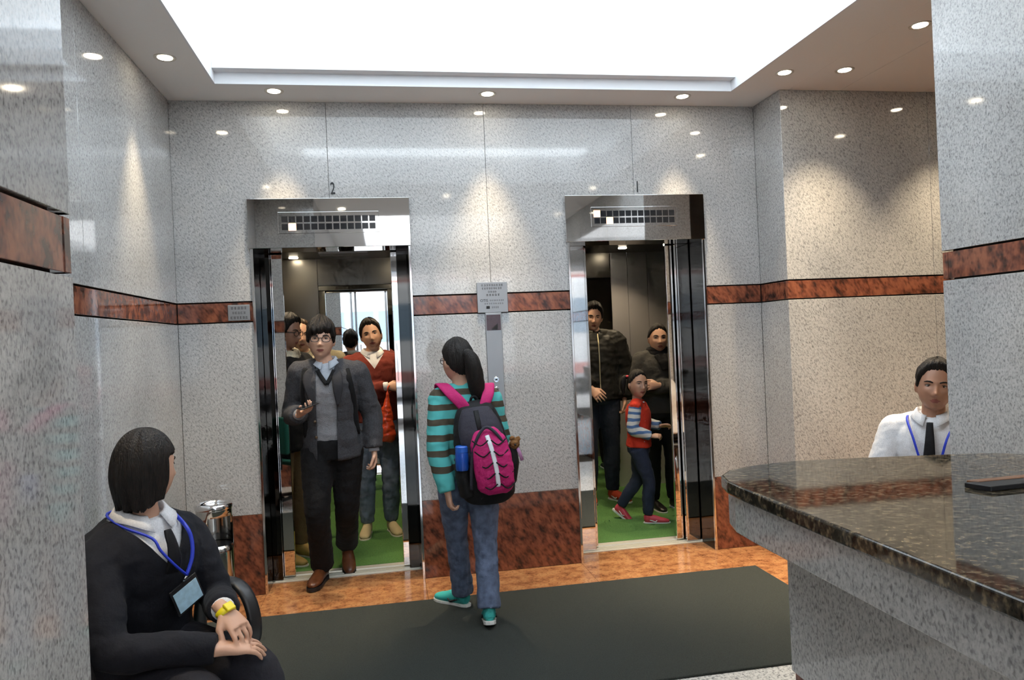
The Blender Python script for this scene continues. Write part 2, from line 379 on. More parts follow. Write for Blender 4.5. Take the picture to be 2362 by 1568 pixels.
# ---- lift entrances
def lift_door(n, digit_x, panels, lit, disp, ncol):
    a, b = LIFT[n]; root = tag(empty('door_%d' % n, ((a+b)/2, 0, 0)), kind='structure')
    cx = (a+b)/2
    L = lambda x: x-cx
    # header with indicator plate
    hd = box('header_panel', L(a-.012), L(b+.006), -.022, .20, ZH, ZT, M_MIRROR, root, bevel=.002)
    pl = box('indicator_plate', L(disp[0]), L(disp[1]), -.0262, -.0222, disp[2], disp[3], M_MIRROR, hd, bevel=.0015)
    w0 = disp[0]+.018; w1 = disp[1]-.018; st = (w1-w0)/ncol; zz = (disp[3]-.044, disp[2]+.040)
    for r in range(2):
        for c in range(ncol):
            x = w0+st*(c+.5); on = (r, c) in lit
            q = .0185 if not on else .022
            box('indicator_window', L(x-q), L(x+q), -.0285 if on else -.0272, -.0262, zz[r]-q, zz[r]+q, M_LIT if on else M_DISPLAY, pl)
    # jambs: thin mirror-steel casing through the wall thickness
    for x0, x1 in ((a-.004, a+.012), (b-.012, b+.004)):
        jb_ = MB().box(L(x0), L(x1), .004, .200, 0, ZH).build('jamb', M_DARKREFL, root, bevel=.0025)  # dark reflection in the reveal is put into its colour
        MB().box(L(x0), L(x1), -.013, .0035, 0, ZH).build('jamb_edge', M_CHROME, jb_, bevel=.0025)
    # door leaves, slid back
    for (x0, x1, y0, y1, nm) in panels:
        box(nm, L(x0), L(x1), y0, y1, .012, ZH+.03, M_DARKREFL if n == 2 and y0 < .25 else M_MIRROR, root, bevel=.003)  # left lift's landing leaves: dark reflection painted into the steel
    # sill with grooves
    s = box('sill', L(a+.0), L(b), .201, .300, -.03, .004, M_ALU, root)
    for y in (.222, .252, .278): box('sill_rib', L(a+.02), L(b-.02), y-.006, y+.006, .004, .010, M_ALU, s)
    # shaft lining behind the wall
    MB().box(L(a-.30), L(a-.02), .2, .21, 0, 2.35).box(L(b+.02), L(b+.30), .2, .21, 0, 2.35).box(L(a-.3), L(b+.3), .2, .31, ZH+.04, 2.40).build('shaft_lining', M_DARK, root)
    MB().box(L(a-.30), L(a-.29), .21, .34, 0, 2.35).box(L(b+.29), L(b+.30), .21, .34, 0, 2.35).build('shaft_side', M_DARK, root)
    return root
lift_door(2, -.269, [(-.93, -.690, .215, .240, 'door_leaf'), (-.93, -.618, .262, .290, 'door_leaf'), (.112, .40, .215, .240, 'door_leaf'), (.074, .40, .262, .290, 'door_leaf')],
          {(1, 1)}, (-.595, .01, 2.187, 2.318), 13)
lift_door(1, 1.707, [(1.02, 1.385, .215, .240, 'door_leaf'), (1.02, 1.412, .262, .290, 'door_leaf'), (2.045, 2.38, .215, .240, 'door_leaf'), (1.990, 2.38, .262, .290, 'door_leaf')],
          {(0, 0), (1, 2)}, (1.378, 1.973, 2.193, 2.323), 13)
# ---- street entrance behind the camera
en = tag(MB().box(XL-.1, XP+.0, YE-.2, YE, 0, 3.3).box(XP, 4.7, YE-.2, YE, 2.8, 3.3).box(2.42, 4.7, YE-.2, YE, 0, 2.8).build('wall_entrance', M_GRAN), kind='structure')
# ================================================================== OBJECTS
# ---- downlights
def downlight(x, y, label, grp, z=ZC, watt=None, size=62, on=True):
    r = tag(empty('ceiling_downlight', (x, y, z)), label, 'downlight', grp)
    n = 20; prof = [(.036, -.0005), (.050, -.004), (.054, -.003), (.055, 0)]
    MB().lathe(prof, n).build('trim_ring', M_TRIM, r, auto=40)
    MB().lathe([(.004, -.0045), (.030, -.0052), (.036, -.003), (.036, -.001)], n).build('lamp', M_LAMP, r, auto=40)
    ld = bpy.data.lights.new('spot', 'SPOT'); ld.energy = SPOT_W if watt is None else watt; ld.color = (1.0, .80, .54)
    ld.spot_size = math.radians(size); ld.spot_blend = 1.0; ld.shadow_soft_size = .03
    lo = bpy.data.objects.new('spot', ld); COL.objects.link(lo); lo.parent = r; lo.location = (0, 0, -.02)
    return r
DL = [(-.563, -.19, 'downlight at the back edge of the ceiling, above the left lift'),
      (.703, -.19, 'downlight at the back edge of the ceiling, between the two lifts'),
      (1.975, -.19, 'downlight at the back edge of the ceiling, above the right lift'),
      (-1.03, -.68, 'downlight on the ceiling strip along the left wall'),
      (2.43, -.64, 'downlight at the right rim of the glowing panel, just left of the alcove'),
      (2.785, -.70, 'alcove downlight nearest the back alcove wall'),
      (2.785, -1.33, 'alcove downlight beside the top of the right wall'),
      (3.69, -.72, 'alcove downlight hidden behind the right wall, mirrored high on the alcove granite'),
      (3.70, -1.40, 'alcove downlight hidden deeper behind the right wall, mirrored lower on the alcove granite'),
      (-1.0, -2.47, 'downlight above the seated guard'),
      (.72, -2.98, 'downlight on the soffit in front of the glowing panel'),
      (2.2, -2.66, 'downlight lighting the polished face of the right wall'),
      (-.38, -3.7, 'downlight beside the left pier behind the viewer'),
      (2.2, -4.2, 'downlight over the reception counter behind the viewer')]
for x, y, l in DL:
    downlight(x, y, l, 'recessed ceiling downlights', watt=SPOT_W*(.92 if x > 2.6 else .35 if y < -2.9 else .7 if y < -2.2 else 1), size=82 if x > 2.6 else 50)

# ---- floor mat
mt = tag(MB().box(MX0, MX1, MY0, MY1, .0005, .011).build('floor_mat', M_MATB, bevel=.004), 'large dark green-grey entrance mat in front of the lifts', 'mat')

# ---- lift cars
def car(n, x0, x1, yb, label, mx, lamps, fan):
    cx = (x0+x1)/2; r = tag(empty('lift_car', (cx, .31, 0)), label, 'lift car', 'lift cars')
    Y = lambda y: y-.31
    L = lambda x: x-cx
    H = 2.27; a, b = LIFT[n]
    box('floor_carpet', L(x0), L(x1), Y(.372), Y(yb), -.02, .012, M_GREEN, r)
    s = box('car_sill', L(x0), L(x1), Y(.312), Y(.370), -.02, .010, M_ALU, r)
    MB().box(L(x0), L(a+.0), Y(.315), Y(.345), 0, H).box(L(b), L(x1), Y(.315), Y(.345), 0, H).box(L(a), L(b), Y(.315), Y(.345), ZH+.02, H).build('front_return', M_DSTEEL, r)
    for k in range(3):
        y0 = .345+(yb-.345)*k/3; y1 = .345+(yb-.345)*(k+1)/3
        box('side_panel', L(x0-.02), L(x0), Y(y0+.003), Y(y1-.003), 0, H, M_DSTEEL, r)
        box('side_panel', L(x1), L(x1+.02), Y(y0+.003), Y(y1-.003), 0, H, M_DSTEEL, r)
    MB().box(L(x0-.06), L(x0-.022), Y(.32), Y(yb), -.02, H+.05).box(L(x1+.022), L(x1+.06), Y(.32), Y(yb), -.02, H+.05).box(L(x0-.06), L(x1+.06), Y(yb+.022), Y(yb+.06), -.02, H+.05).box(L(x0-.06), L(x1+.06), Y(.32), Y(yb+.06), -.06, -.02).build('outer_shell', M_DARK, r)
    segs = [x0]+[x for x in mx[0]]+[x1]
    for i, (u, v) in enumerate(zip(segs[:-1], segs[1:])):
        mir = i in mx[1]
        box('rear_mirror' if mir else 'rear_panel', L(u+.002), L(v-.002), Y(yb), Y(yb+.02), 0, H if not mir else 2.03, M_GLASSM if mir else M_DSTEEL if n == 2 else M_STEEL, r)
        if mir: box('rear_panel', L(u+.002), L(v-.002), Y(yb-.004), Y(yb+.02), 2.033, H, M_DSTEEL, r)
    c = box('car_ceiling', L(x0), L(x1), Y(.345), Y(yb), H, H+.04, M_DSTEEL, r)
    if fan:
        for k in range(9):
            y = fan[1]+.022*k; box('fan_slat', L(fan[0]-.20), L(fan[0]+.20), Y(y), Y(y+.012), H-.012, H, M_STEEL, c)
    for (x, y) in lamps:
        lp = MB().lathe([(.004, -.006), (.036, -.006), (.040, 0)], 18, (L(x), Y(y), H)).build('car_lamp', M_LAMP, r, auto=40)
        ld = bpy.data.lights.new('car_spot', 'SPOT'); ld.energy = CAR_W*(.35 if y > 1.9 else 1); ld.color = (1., .78, .50); ld.spot_size = math.radians(110); ld.spot_blend = .8; ld.shadow_soft_size = .03
        lo = bpy.data.objects.new('car_spot', ld); COL.objects.link(lo); lo.parent = r; lo.location = (L(x), Y(y), H-.02)
    # hand rail on the side walls
    for sx in (x0+.05, x1-.05):
        MB().tube([(L(sx), Y(.6), .9), (L(sx), Y(yb-.1), .9)], .016, n=10).build('hand_rail', M_CHROME, r, smooth=True)
    return r
car(2, -1.02, .48, 2.10, 'left lift car with mirrored rear wall and green carpet', ([-.545, .30], {1}), [(-.73, .80), (-.73, 1.40), (-.73, 1.95), (.15, .80), (.15, 1.40)], (-.29, 1.60))
car(1, 1.02, 2.78, 2.16, 'right lift car with brushed steel rear panels and green carpet', ([1.35, 2.19, 2.36, 2.56], {1}), [(2.2, 1.80), (2.2, .95), (1.45, .95), (1.45, 1.6)], None)

# ---- lift numbers, plaques and call panel
def numeral(s, x, z, label):
    o = link('lift_number', text_mesh(s, .105, .002), M_INK); o.location = (x, -.003, z); o.rotation_euler = (PI/2, 0, 0)
    o.scale = (.62, 1, 1)
    return tag(o, label, 'number')
numeral('2', -.262, 2.462, 'small black numeral 2 on the granite above the left lift')
numeral('1', 1.712, 2.455, 'small black numeral 1 on the granite above the right lift')
def strokes(mb, x0, x1, z0, z1, n, th=.0035, seed=1, y=-.0005):
    rr = random.Random(seed); w = (x1-x0)/n
    for i in range(n):
        cx = x0+w*(i+.5); hw = w*.40; hh = (z1-z0)/2; cz = (z0+z1)/2
        for k in range(3):
            z = cz+hh*(k-1)*.8; q = hw*rr.uniform(.5, 1); mb.box(cx-q, cx+q, y-.0004, y, z-th/2, z+th/2)
        for k in range(2):
            x = cx+hw*rr.uniform(-.8, .8); q = hh*rr.uniform(.5, 1); mb.box(x-th/2, x+th/2, y-.0004, y, cz-q, cz+q)
pq = tag(empty('notice_plaque', (.705, 0, 1.66)), 'grey metal notice plaque crossing the red band above the call panel', 'plaque')
box('plate', -.098, .098, -.010, -.0002, .0, .194, M_PLATE, pq, bevel=.001)
mb = MB(); strokes(mb, -.072, .072, .168, .182, 9, .0022, 3, -.0102); strokes(mb, -.068, .064, .148, .161, 9, .0022, 4, -.0102)
strokes(mb, -.03, .03, .126, .139, 4, .0022, 5, -.0102); strokes(mb, -.042, .05, .106, .119, 5, .0026, 6, -.0102)
strokes(mb, -.02, .075, .072, .082, 8, .0014, 7, -.0102); strokes(mb, -.055, .07, .052, .062, 9, .0014, 8, -.0102); strokes(mb, -.01, .04, .026, .040, 4, .0016, 9, -.0102)
tag(mb.build('engraved_text', M_INKG, pq), kind='stuff')
o = link('maker_mark', text_mesh('OTIS', .024, .0004), M_INK, pq); o.location = (-.055, -.0108, .077); o.rotation_euler = (PI/2, 0, 0)
MB().box(-.042, -.020, -.0106, -.0102, .024, .042).build('small_emblem', M_INK, pq)
p2 = tag(empty('notice_plaque', (-.848, 0, 1.665)), 'small grey metal plaque on the red band left of the left lift', 'plaque')
box('plate', -.064, .064, -.008, -.0002, .004, .100, M_PLATE, p2, bevel=.003)
mb = MB(); strokes(mb, -.048, .048, .072, .088, 5, .0028, 13, -.0082); strokes(mb, -.04, .04, .044, .058, 5, .0022, 14, -.0082); strokes(mb, -.05, .052, .014, .030, 6, .0026, 15, -.0082)
tag(mb.build('engraved_text', M_INKG, p2), kind='stuff')
cp = tag(empty('call_panel', (.705, 0, .93)), 'tall narrow steel lift call panel between the two lifts', 'call panel')
box('plate', -.052, .052, -.012, -.0002, 0, .728, M_PLATE, cp, bevel=.002)
dsp = box('indicator', -.046, .046, -.0135, -.012, .615, .715, mat('lantern_glass', (.05, .02, .022), .15), cp)
MB().prism([(-.02, -.0136, .62), (.026, -.0136, .62), (.026, -.0136, .66)], (0, -.0006, 0)).build('arrow', M_INK, dsp)
for z in (.30, .235):
    bt = MB().lathe([(.019, 0), (.019, .006), (.016, .009)], 18).build('call_button', M_CHROME, cp, auto=40); bt.location = (0, -.012, z); bt.rotation_euler = (PI/2, 0, 0)
    MB().box(-.006, .006, -.006, .006, .009, .0096).box(-.011, -.008, -.008, .008, .009, .0096).box(.008, .011, -.008, .008, .009, .0096).build('button_mark', M_INK, bt)
ks = MB().lathe([(.006, 0), (.006, .005)], 12).build('key_switch', M_CHROME, cp, auto=40); ks.location = (0, -.012, .05); ks.rotation_euler = (PI/2, 0, 0)

# ---- ash bin
bn = tag(empty('litter_bin', (-.985, -.26, 0)), 'polished steel cylindrical litter bin with side opening beside the left lift', 'bin')
me = MB(); n = 40; R0 = .098; prof = [(0.0, R0), (.03, R0), (.30, R0), (.36, R0), (.40, R0), (.44, R0), (.48, R0), (.52, R0), (.56, R0), (.60, R0)]
for i, (z0, r) in enumerate(prof):
    for j in range(n): me.v.append(V((r*math.cos(2*PI*j/n), r*math.sin(2*PI*j/n), z0)))
ja = int(n*((-62 % 360)/360.))
for i in range(len(prof)-1):
    for j in range(n):
        dj = (j-ja+n//2) % n-n//2; zc = (prof[i][0]+prof[i+1][0])/2
        if abs(dj) <= 6 and .40 < zc < .56 and (abs(dj)/7.)**2+max(0, (zc-.44)/.13)**2 < 1: continue
        me.f.append([i*n+j, i*n+(j+1) % n, (i+1)*n+(j+1) % n, (i+1)*n+j]); me.mi.append(0)
me.f.append([(len(prof)-1)*n+j for j in range(n)]); me.mi.append(0)
bo = me.build('body', mat('bin_steel', (.62, .61, .59), .13, 1.), bn, auto=40)
sd = bo.modifiers.new('s', 'SOLIDIFY'); sd.thickness = .002; sd.offset = -1
MB().lathe([(.088, .02), (.088, .395)], 28).build('inner_liner', M_BLKPL, bn, auto=40)
MB().lathe([(.101, .600), (.103, .604), (.103, .622), (.097, .628), (.088, .622), (.085, .612), (.02, .610)], 40).build('ash_tray', M_CHROME, bn, auto=50)
MB().lathe([(.100, 0), (.100, .02)], 32).build('base_ring', M_BLKPL, bn, auto=40)

# ---- reception counter
ct = tag(empty('reception_counter', (1.45, -3.3, 0)), 'reception counter with polished black granite top and grey granite apron', 'counter')
O = V((1.45, -3.3, 0))
def cpt(x, y, z): return V((x, y, z))-O
top = [(.955, -4.9), (.955, -2.80), (.960, -2.70), (.985, -2.61), (1.04, -2.545), (1.12, -2.505), (1.22, -2.485), (1.32, -2.478), (1.54, -2.515), (1.80, -2.57), (1.93, -2.60), (2.02, -2.68), (2.08, -2.80), (2.10, -3.0), (2.10, -4.9)]
MB().prism([cpt(x, y, 1.012) for x, y in top], (0, 0, .038)).build('counter_top', M_BLACK, ct, bevel=.006, seg=3)
def inset(pts, d):
    cx, cy = 1.52, -3.6; out = []
    for x, y in pts: out.append((x+math.copysign(min(d, abs(cx-x)), cx-x), y-d*(1 if y > -4.8 else 0)))
    return out
ap = inset(top, .014)
MB().prism([cpt(x, y, .905) for x, y in ap], (0, 0, .107)).build('apron', M_GRAN, ct, bevel=.003)
MB().prism([cpt(x, y, ZS) for x, y in ((1.127, -4.9), (1.127, -2.715), (2.0, -2.715), (2.0, -4.9))], (0, 0, .416)).build('pedestal_panel', M_GRAN, ct, bevel=.004)
MB().prism([cpt(x, y, 0) for x, y in ((1.134, -4.9), (1.134, -2.722), (1.99, -2.722), (1.99, -4.9))], (0, 0, ZS-.001)).build('plinth', M_RED, ct, bevel=.003)
# desk folder added in place of an opening in the counter top
fo = tag(empty('opening_standin', (1.66, -3.05, 1.0505)), 'flat brown desk folder with black edge standing in for an opening in the counter top', 'slab')
MB().prism([V((-.19, .045, 0)), V((-.17, -.02, 0)), V((.24, .0, 0)), V((.25, .06, 0))], (0, 0, .013)).build('black_lip', M_BLKPL, fo, bevel=.002)
MB().prism([V((-.17, .060, .0)), V((-.155, .035, .0)), V((.24, .045, .0)), V((.25, .075, .0))], (0, 0, .015)).build('brown_face', mat('opening_brown', (.22, .11, .06), .4), fo, bevel=.002)

# ---- entrance doors and street, seen in the mirrors
fr = mat('door_frame_steel', (.55, .56, .58), .25, 1.)
gm = bpy.data.materials.new('clear_glass'); gm.use_nodes = True; nt = gm.node_tree; nt.nodes.remove(nt.nodes['Principled BSDF'])
tb = nd(nt, 'ShaderNodeBsdfTransparent'); gb = nd(nt, 'ShaderNodeBsdfGlossy'); gb.inputs['Roughness'].default_value = .01; lw = nd(nt, 'ShaderNodeFresnel'); lw.inputs['IOR'].default_value = 1.35
ms = nd(nt, 'ShaderNodeMixShader'); nt.links.new(lw.outputs[0], ms.inputs[0]); nt.links.new(tb.outputs[0], ms.inputs[1]); nt.links.new(gb.outputs[0], ms.inputs[2]); nt.links.new(ms.outputs[0], nt.nodes['Material Output'].inputs[0])
ex = [XP+.02, .14, .90, 1.66, 2.40]
DLAB = ['far left leaf of the glass street doors, seen in the lift mirror', 'second glass leaf of the street doors, mirrored in the left lift', 'third glass leaf of the street doors behind the viewer', 'fourth glass leaf of the street doors, by the counter side']
for i, (x0, x1) in enumerate(zip(ex[:-1], ex[1:])):
    d = tag(empty('door_%d' % (i+3), ((x0+x1)/2, YE+.03, 0)), kind='structure'); hw = (x1-x0)/2-.004
    MB().box(-hw, -hw+.05, -.025, .025, .002, 2.79).box(hw-.05, hw, -.025, .025, .002, 2.79).box(-hw+.05, hw-.05, -.025, .025, 2.70, 2.79).box(-hw+.05, hw-.05, -.025, .025, .002, .12).build('frame', fr, d, bevel=.002)
    box('pane', -hw+.05, hw-.05, -.005, .005, .12, 2.70, gm, d)
    MB().tube([(-hw+.11, .05, .8), (-hw+.11, .05, 1.5)], .013, n=10).build('pull_handle', M_CHROME, d, smooth=True)
tag(box('ground', -14, 16, -13, YE-.2, -.10, -.012, mat('pavement', (.30, .29, .28), .85, var=(6, .2)), bevel=.0), kind='structure')
tag(box('ground_road', -30, 30, -24, -13, -.25, -.14, mat('asphalt', (.075, .075, .08), .9, var=(20, .3))), kind='structure')
def bus(x, y, label):
    r = tag(empty('street_bus', (x, y, -.14)), label, 'bus'); wm = mat('bus_white', (.75, .76, .77), .3); rm = mat('bus_red', (.50, .22, .20), .3); gl = mat('bus_glass', (.22, .30, .38), .08)
    box('body', -4.2, 4.2, -1.15, 1.15, .38, 3.3, wm, r, bevel=.15); box('stripe', -4.15, 4.15, 1.151, 1.165, .55, .85, rm, r)
    for k in range(6): box('side_window', -3.9+1.3*k, -2.75+1.3*k, 1.151, 1.17, 1.7, 2.7, gl, r, bevel=.005)
    for k in (-2.7, 2.6):
        for yy in (-1.0, 1.0):
            wv = MB().lathe([(.2, -.12), (.45, -.12), (.48, -.06), (.48, .06), (.45, .12), (.2, .12)], 24).build('wheel', M_BLKPL, r, auto=40); wv.rotation_euler = (PI/2, 0, 0); wv.location = (k, yy, .48)
    return r
bus(1.2, -16.5, 'white single-deck bus with a red stripe outside, mirrored in the left lift')
bl = tag(empty('street_building', (1, -26, 0)), 'pale shop building across the street, mirrored in the left lift', 'building')
box('wall', -14, 14, -1, 0, -.2, 14, mat('pale_facade', (.62, .60, .56), .8), bl)
gw = mat('facade_glass', (.09, .12, .15), .1)
for i in range(9):
    for j in range(3): box('window', -12.6+2.9*i, -10.9+2.9*i, .0, .05, 4.6+3.1*j, 6.5+3.1*j, gw, bl)
for i in range(5): box('shop_front', -13+5.4*i, -8.4+5.4*i, 0, .12, .2, 3.2, gw, bl)
box('fascia_board', -13.2, 13.2, 0, .3, 3.3, 4.1, mat('fascia_red', (.42, .08, .06), .5), bl)
# ================================================================== PEOPLE
def sstep(a, b, x):
    t = max(0., min(1., (x-a)/(b-a))); return t*t*(3-2*t)
def rotm(yaw, pitch=0., roll=0.): return Matrix.Rotation(yaw, 3, 'Z') @ Matrix.Rotation(pitch, 3, 'X') @ Matrix.Rotation(roll, 3, 'Y')
def head_pt(th, ph, feat=True, wide=1.):
    a, b, c = .074*wide, .094, .118
    x = a*math.sin(ph)*math.sin(th); y = -b*math.sin(ph)*math.cos(th); z = c*math.cos(ph)
    if z < -.01:
        k = min(1., (-.01-z)/.108)
        x *= 1-.20*k**1.2
        if y > 0: y *= 1-.5*k
        r = .16*k
        x *= 1+r; y *= 1+r*.8                  # squarer jaw
    if y < -.055: y = -.055+(y+.055)*.78
    if feat and y < -.02:
        g = lambda x0, z0, sx, sz: math.exp(-((x-x0)/sx)**2-((z-z0)/sz)**2)
        y -= .021*g(0, -.030, .0115, .013)+.012*g(0, -.010, .008, .020)+.006*(g(.012, -.035, .007, .007)+g(-.012, -.035, .007, .007))
        y += .0085*(g(.031, .006, .016, .010)+g(-.031, .006, .016, .010))
        y -= .004*(g(.03, .024, .022, .008)+g(-.03, .024, .022, .008))+.004*(g(.040, -.022, .02, .018)+g(-.040, -.022, .02, .018))
        y -= .0065*g(0, -.058, .020, .0055)+.006*g(0, -.069, .017, .0055); y += .004*g(0, -.0635, .024, .0022)
        y += .003*g(0, -.08, .02, .006); y -= .006*g(0, -.098, .018, .013)
    return V((x, y, z))
def interp(tab, x):
    for (a, va), (b, vb) in zip(tab[:-1], tab[1:]):
        if x <= b: return va+(vb-va)*max(0., (x-a)/(b-a))
    return tab[-1][1]
HAIRLINE = {'short': [(0, .073), (28, .076), (46, .062), (58, .044), (72, -.010), (84, -.022), (92, .016), (104, .012), (118, -.03), (150, -.062), (180, -.066)],
            'fringe': [(0, .034), (30, .028), (50, .022), (64, -.012), (80, -.030), (92, .010), (104, .008), (118, -.04), (150, -.070), (180, -.074)],
            'thin': [(0, .088), (35, .080), (58, .050), (72, -.004), (84, -.018), (92, .016), (104, .012), (118, -.03), (150, -.060), (180, -.066)],
            'back': [(0, .074), (30, .066), (55, .048), (75, .020), (88, -.006), (104, -.032), (120, -.055), (150, -.082), (180, -.088)]}
def hair_mesh(style, R, c, hs, top=.020, side=.010, nu=112, nv=52, rough=.007, wide=1., seed=0., asym=0., jag=.006):
    vs = []; fs = []; tab = HAIRLINE.get(style, HAIRLINE['short'])
    for i in range(nv+1):
        ph = .02+(PI-.04)*i/nv
        for j in range(nu):
            th = 2*PI*j/nu-PI
            if style == 'bob':
                k = ph/PI
                if k < .5: r = math.sin(ph); z = .126*math.cos(ph)
                else: r = 1-.16*((k-.5)*2)**2; z = -(k-.5)*2*.150
                if k > .93: r *= max(.02, (1-k)/.07)
                x = .088*r*math.sin(th); y = -.106*r*math.cos(th)+.008
                p = V((x, y, z+.006)); az = abs(math.degrees(th))
                face = 66 if z < .03 else 66*sstep(.055, .03, z)
                wq = sstep(face-9, face+9, az)
                q = head_pt(th, ph, False)*.86
                n1 = noise.noise(V((th*5, z*6, seed)))*.007+noise.noise(V((th*23+z*10, z*9, seed)))*.0035-.010*sstep(-.02, -.15, z)*sstep(100, 150, az)
                d = V((p.x, p.y, 0)); d = d.normalized() if d.length > 1e-6 else d
                p = q.lerp(p+d*n1, wq)
                p.z += (.030*sstep(125, 66, az)+.012*noise.noise(V((th*9, 3.3, seed)))+.010*noise.noise(V((th*31, 8.3, seed))))*sstep(-.03, -.13, z)
            else:
                p = head_pt(th, ph, False, wide); az = abs(math.degrees(th))
                z0 = interp(tab, az)+jag*noise.noise(V((th*5, 1.7, seed)))+jag*1.1*noise.noise(V((th*17, 4.7, seed)))+asym*max(-1, min(1, th))*sstep(80, 30, az)
                wgt = sstep(-.004, .024, p.z-z0)
                t = side+(top-side)*sstep(.0, .085, p.z)+rough*noise.noise(V((th*5, p.z*30, seed)))*(.4+.6*sstep(0, .05, p.z))+.0028*noise.noise(V((th*21+p.z*25, p.z*8, seed)))*wgt
                if style == 'fringe' and az < 60 and p.z > .0: t += .007
                d = (p-V((0, .01, .01))).normalized()
                p = p+d*(-.012+wgt*(t+.012))
            vs.append(c+R @ (p*hs))
    for i in range(nv):
        for j in range(nu): fs.append((i*nu+j, (i+1)*nu+j, (i+1)*nu+(j+1) % nu, i*nu+(j+1) % nu))
    fs.append(tuple(range(nu))); fs.append(tuple(reversed(range(nv*nu, (nv+1)*nu))))
    return MB().add(vs, fs)
TR = [(-.14, .152, .110), (-.02, .163, .115), (.12, .156, .110), (.27, .143, .102), (.45, .148, .108), (.65, .163, .116), (.80, .165, .108), (.90, .142, .088), (.97, .098, .072), (1.03, .060, .058)]

class Person:
    def __init__(s, label, loc, yaw, J, k=1., bw=1., bd=1., head_yaw=0., head_pitch=0., head_roll=0., skin=None, hs=1., group=None):
        s.root = tag(empty('person', loc, yaw), label, 'person', group)
        s.J = {a: V(b) for a, b in J.items()}; s.k = k; s.bw = bw; s.bd = bd; s.hs = hs
        s.R = rotm(head_yaw, head_pitch, head_roll); s.skin = skin or M_SKIN; s.sd = random.random()*50
    # ---- torso frame
    def spine(s, t):
        a, m, b = s.J['pel'], s.J['chest'], s.J['neck']
        if t < 0: return a+(m-a)*(t/.6)
        if t > 1: return b+(b-m).normalized()*((t-1)*(b-a).length)
        u = t; tm = .6
        l0 = (u-tm)*(u-1)/(tm); l1 = u*(u-1)/(tm*(tm-1)); l2 = u*(u-tm)/(1-tm)
        return a*l0+m*l1+b*l2
    def lat(s, t):
        h = (s.J['hipL']-s.J['hipR']).normalized(); q = (s.J['shL']-s.J['shR']).normalized()
        return h.lerp(q, max(0, min(1, t/.7))).normalized()
    def rad(s, t, off=0.):
        for (a, x0, y0), (b, x1, y1) in zip(TR[:-1], TR[1:]):
            if t <= b or b == TR[-1][0]:
                u = max(0., min(1., (t-a)/(b-a))); break
        return ((x0+(x1-x0)*u)*s.k*s.bw+off, (y0+(y1-y0)*u)*s.k*s.bd+off)
    def surf(s, x, t, off=.0, back=False):
        """point on the torso surface: x lateral offset (m), t height fraction"""
        rx, ry = s.rad(t, 0); L = s.lat(t); up = (s.spine(t+.02)-s.spine(t-.02)).normalized(); F = L.cross(up).normalized()
        if F.y > 0: F = -F
        u = max(-.98, min(.98, x/rx)); q = math.sqrt(1-abs(u)**2.2)
        return s.spine(t)+L*x+F*((-1 if back else 1)*(ry*q+off))
    def torso(s, mb, t0, t1, off, flare=0.):
        ts = [t0]+[a for a, _, _ in TR if t0+.02 < a < t1-.02]+[t1]
        P = [s.spine(t) for t in ts]; R = [s.rad(t, off+flare*max(0, (.3-t))) for t in ts]; Lt = [s.lat(t) for t in ts]
        P2, R2 = spl(P, R, 3); Lt2 = []
        for i in range(len(Lt)-1):
            for j in range(3): Lt2.append(Lt[i].lerp(Lt[i+1], j/3))
        Lt2.append(Lt[-1])
        mb.tube(P2, R2, Lt2, n=24, sup=.88)
    def shoulders(s, mb, off):
        for q in 'LR':
            a = s.spine(.93); b = s.J['sh'+q]
            mb.tube([a, a.lerp(b, .5)+V((0, 0, .004)), b], [.058*s.k+off, .058*s.k+off, .054*s.k+off], n=12, round_caps=True)
    def arm(s, mb, q, off, end=1., r=(.055, .050, .044, .043, .034)):
        a, e, w_ = s.J['sh'+q], s.J['el'+q], s.J['wr'+q]; k = s.k
        w2 = e.lerp(w_, end)
        P, R = spl([a, a.lerp(e, .5), e, e.lerp(w2, .5), w2], [x*k+off for x in r], 4)
        mb.tube(P, R, n=14, round_caps=False); mb.ell(a, [(.056*k+off)]*3)
    def leg(s, mb, q, off, end=1., r=(.092, .080, .062, .058, .042)):
        a, e, w_ = s.J['hip'+q], s.J['kn'+q], s.J['an'+q]; k = s.k
        w2 = e.lerp(w_, end)
        P, R = spl([a, a.lerp(e, .5), e, e.lerp(w2, .5), w2], [x*k+off for x in r], 5)
        mb.tube(P, R, n=16)
    def hand_at(s, mb, q, d, n, curl=.5, s2=1., thumb=1.):
        k = s.k*s2; d = V(d).normalized(); n = V(n); n = (n-d*n.dot(d)).normalized(); l = d.cross(n)*(1 if q == 'R' else -1)
        w_ = s.J['wr'+q]
        mb.tube([w_-d*.03*k, w_, w_+d*.04*k, w_+d*.082*k], [(.026*k, .020*k), (.025*k, .019*k), (.037*k, .017*k), (.041*k, .0125*k)], lat=l, n=14, sup=.9)
        for i, (o, ln) in enumerate(((.031, .072), (.0105, .080), (-.0105, .074), (-.030, .058))):
            p = w_+d*(.076-.003*abs(i-1))*k+l*o*k*1.02; pts = [p-d*.012*k]; ang = 0.
            c = curl*(1+.12*i) if not isinstance(curl, (list, tuple)) else curl[i]
            sp = l*((.5-i/3.)*.20)
            pts.append(p)
            for f, aa in ((.46, .55), (.30, 1.0), (.24, .75)):
                ang += aa*c; dd = (d*math.cos(ang)+n*math.sin(ang)+sp).normalized(); p = p+dd*ln*f*k; pts.append(p)
            mb.tube(pts, [.0085*k, .0086*k, .0080*k, .0072*k, .0060*k], n=10, round_caps=True)
        p = w_+d*.022*k+l*.022*k; d1 = (d*.62+l*(.62*thumb)+n*.35).normalized(); d2 = (d*.9+l*.12*thumb+n*.40).normalized()
        mb.tube([p, p+d1*.042*k, p+d1*.042*k+d2*.03*k, p+d1*.042*k+d2*.055*k], [.0145*k, .0115*k, .0102*k, .008*k], n=10, round_caps=True)
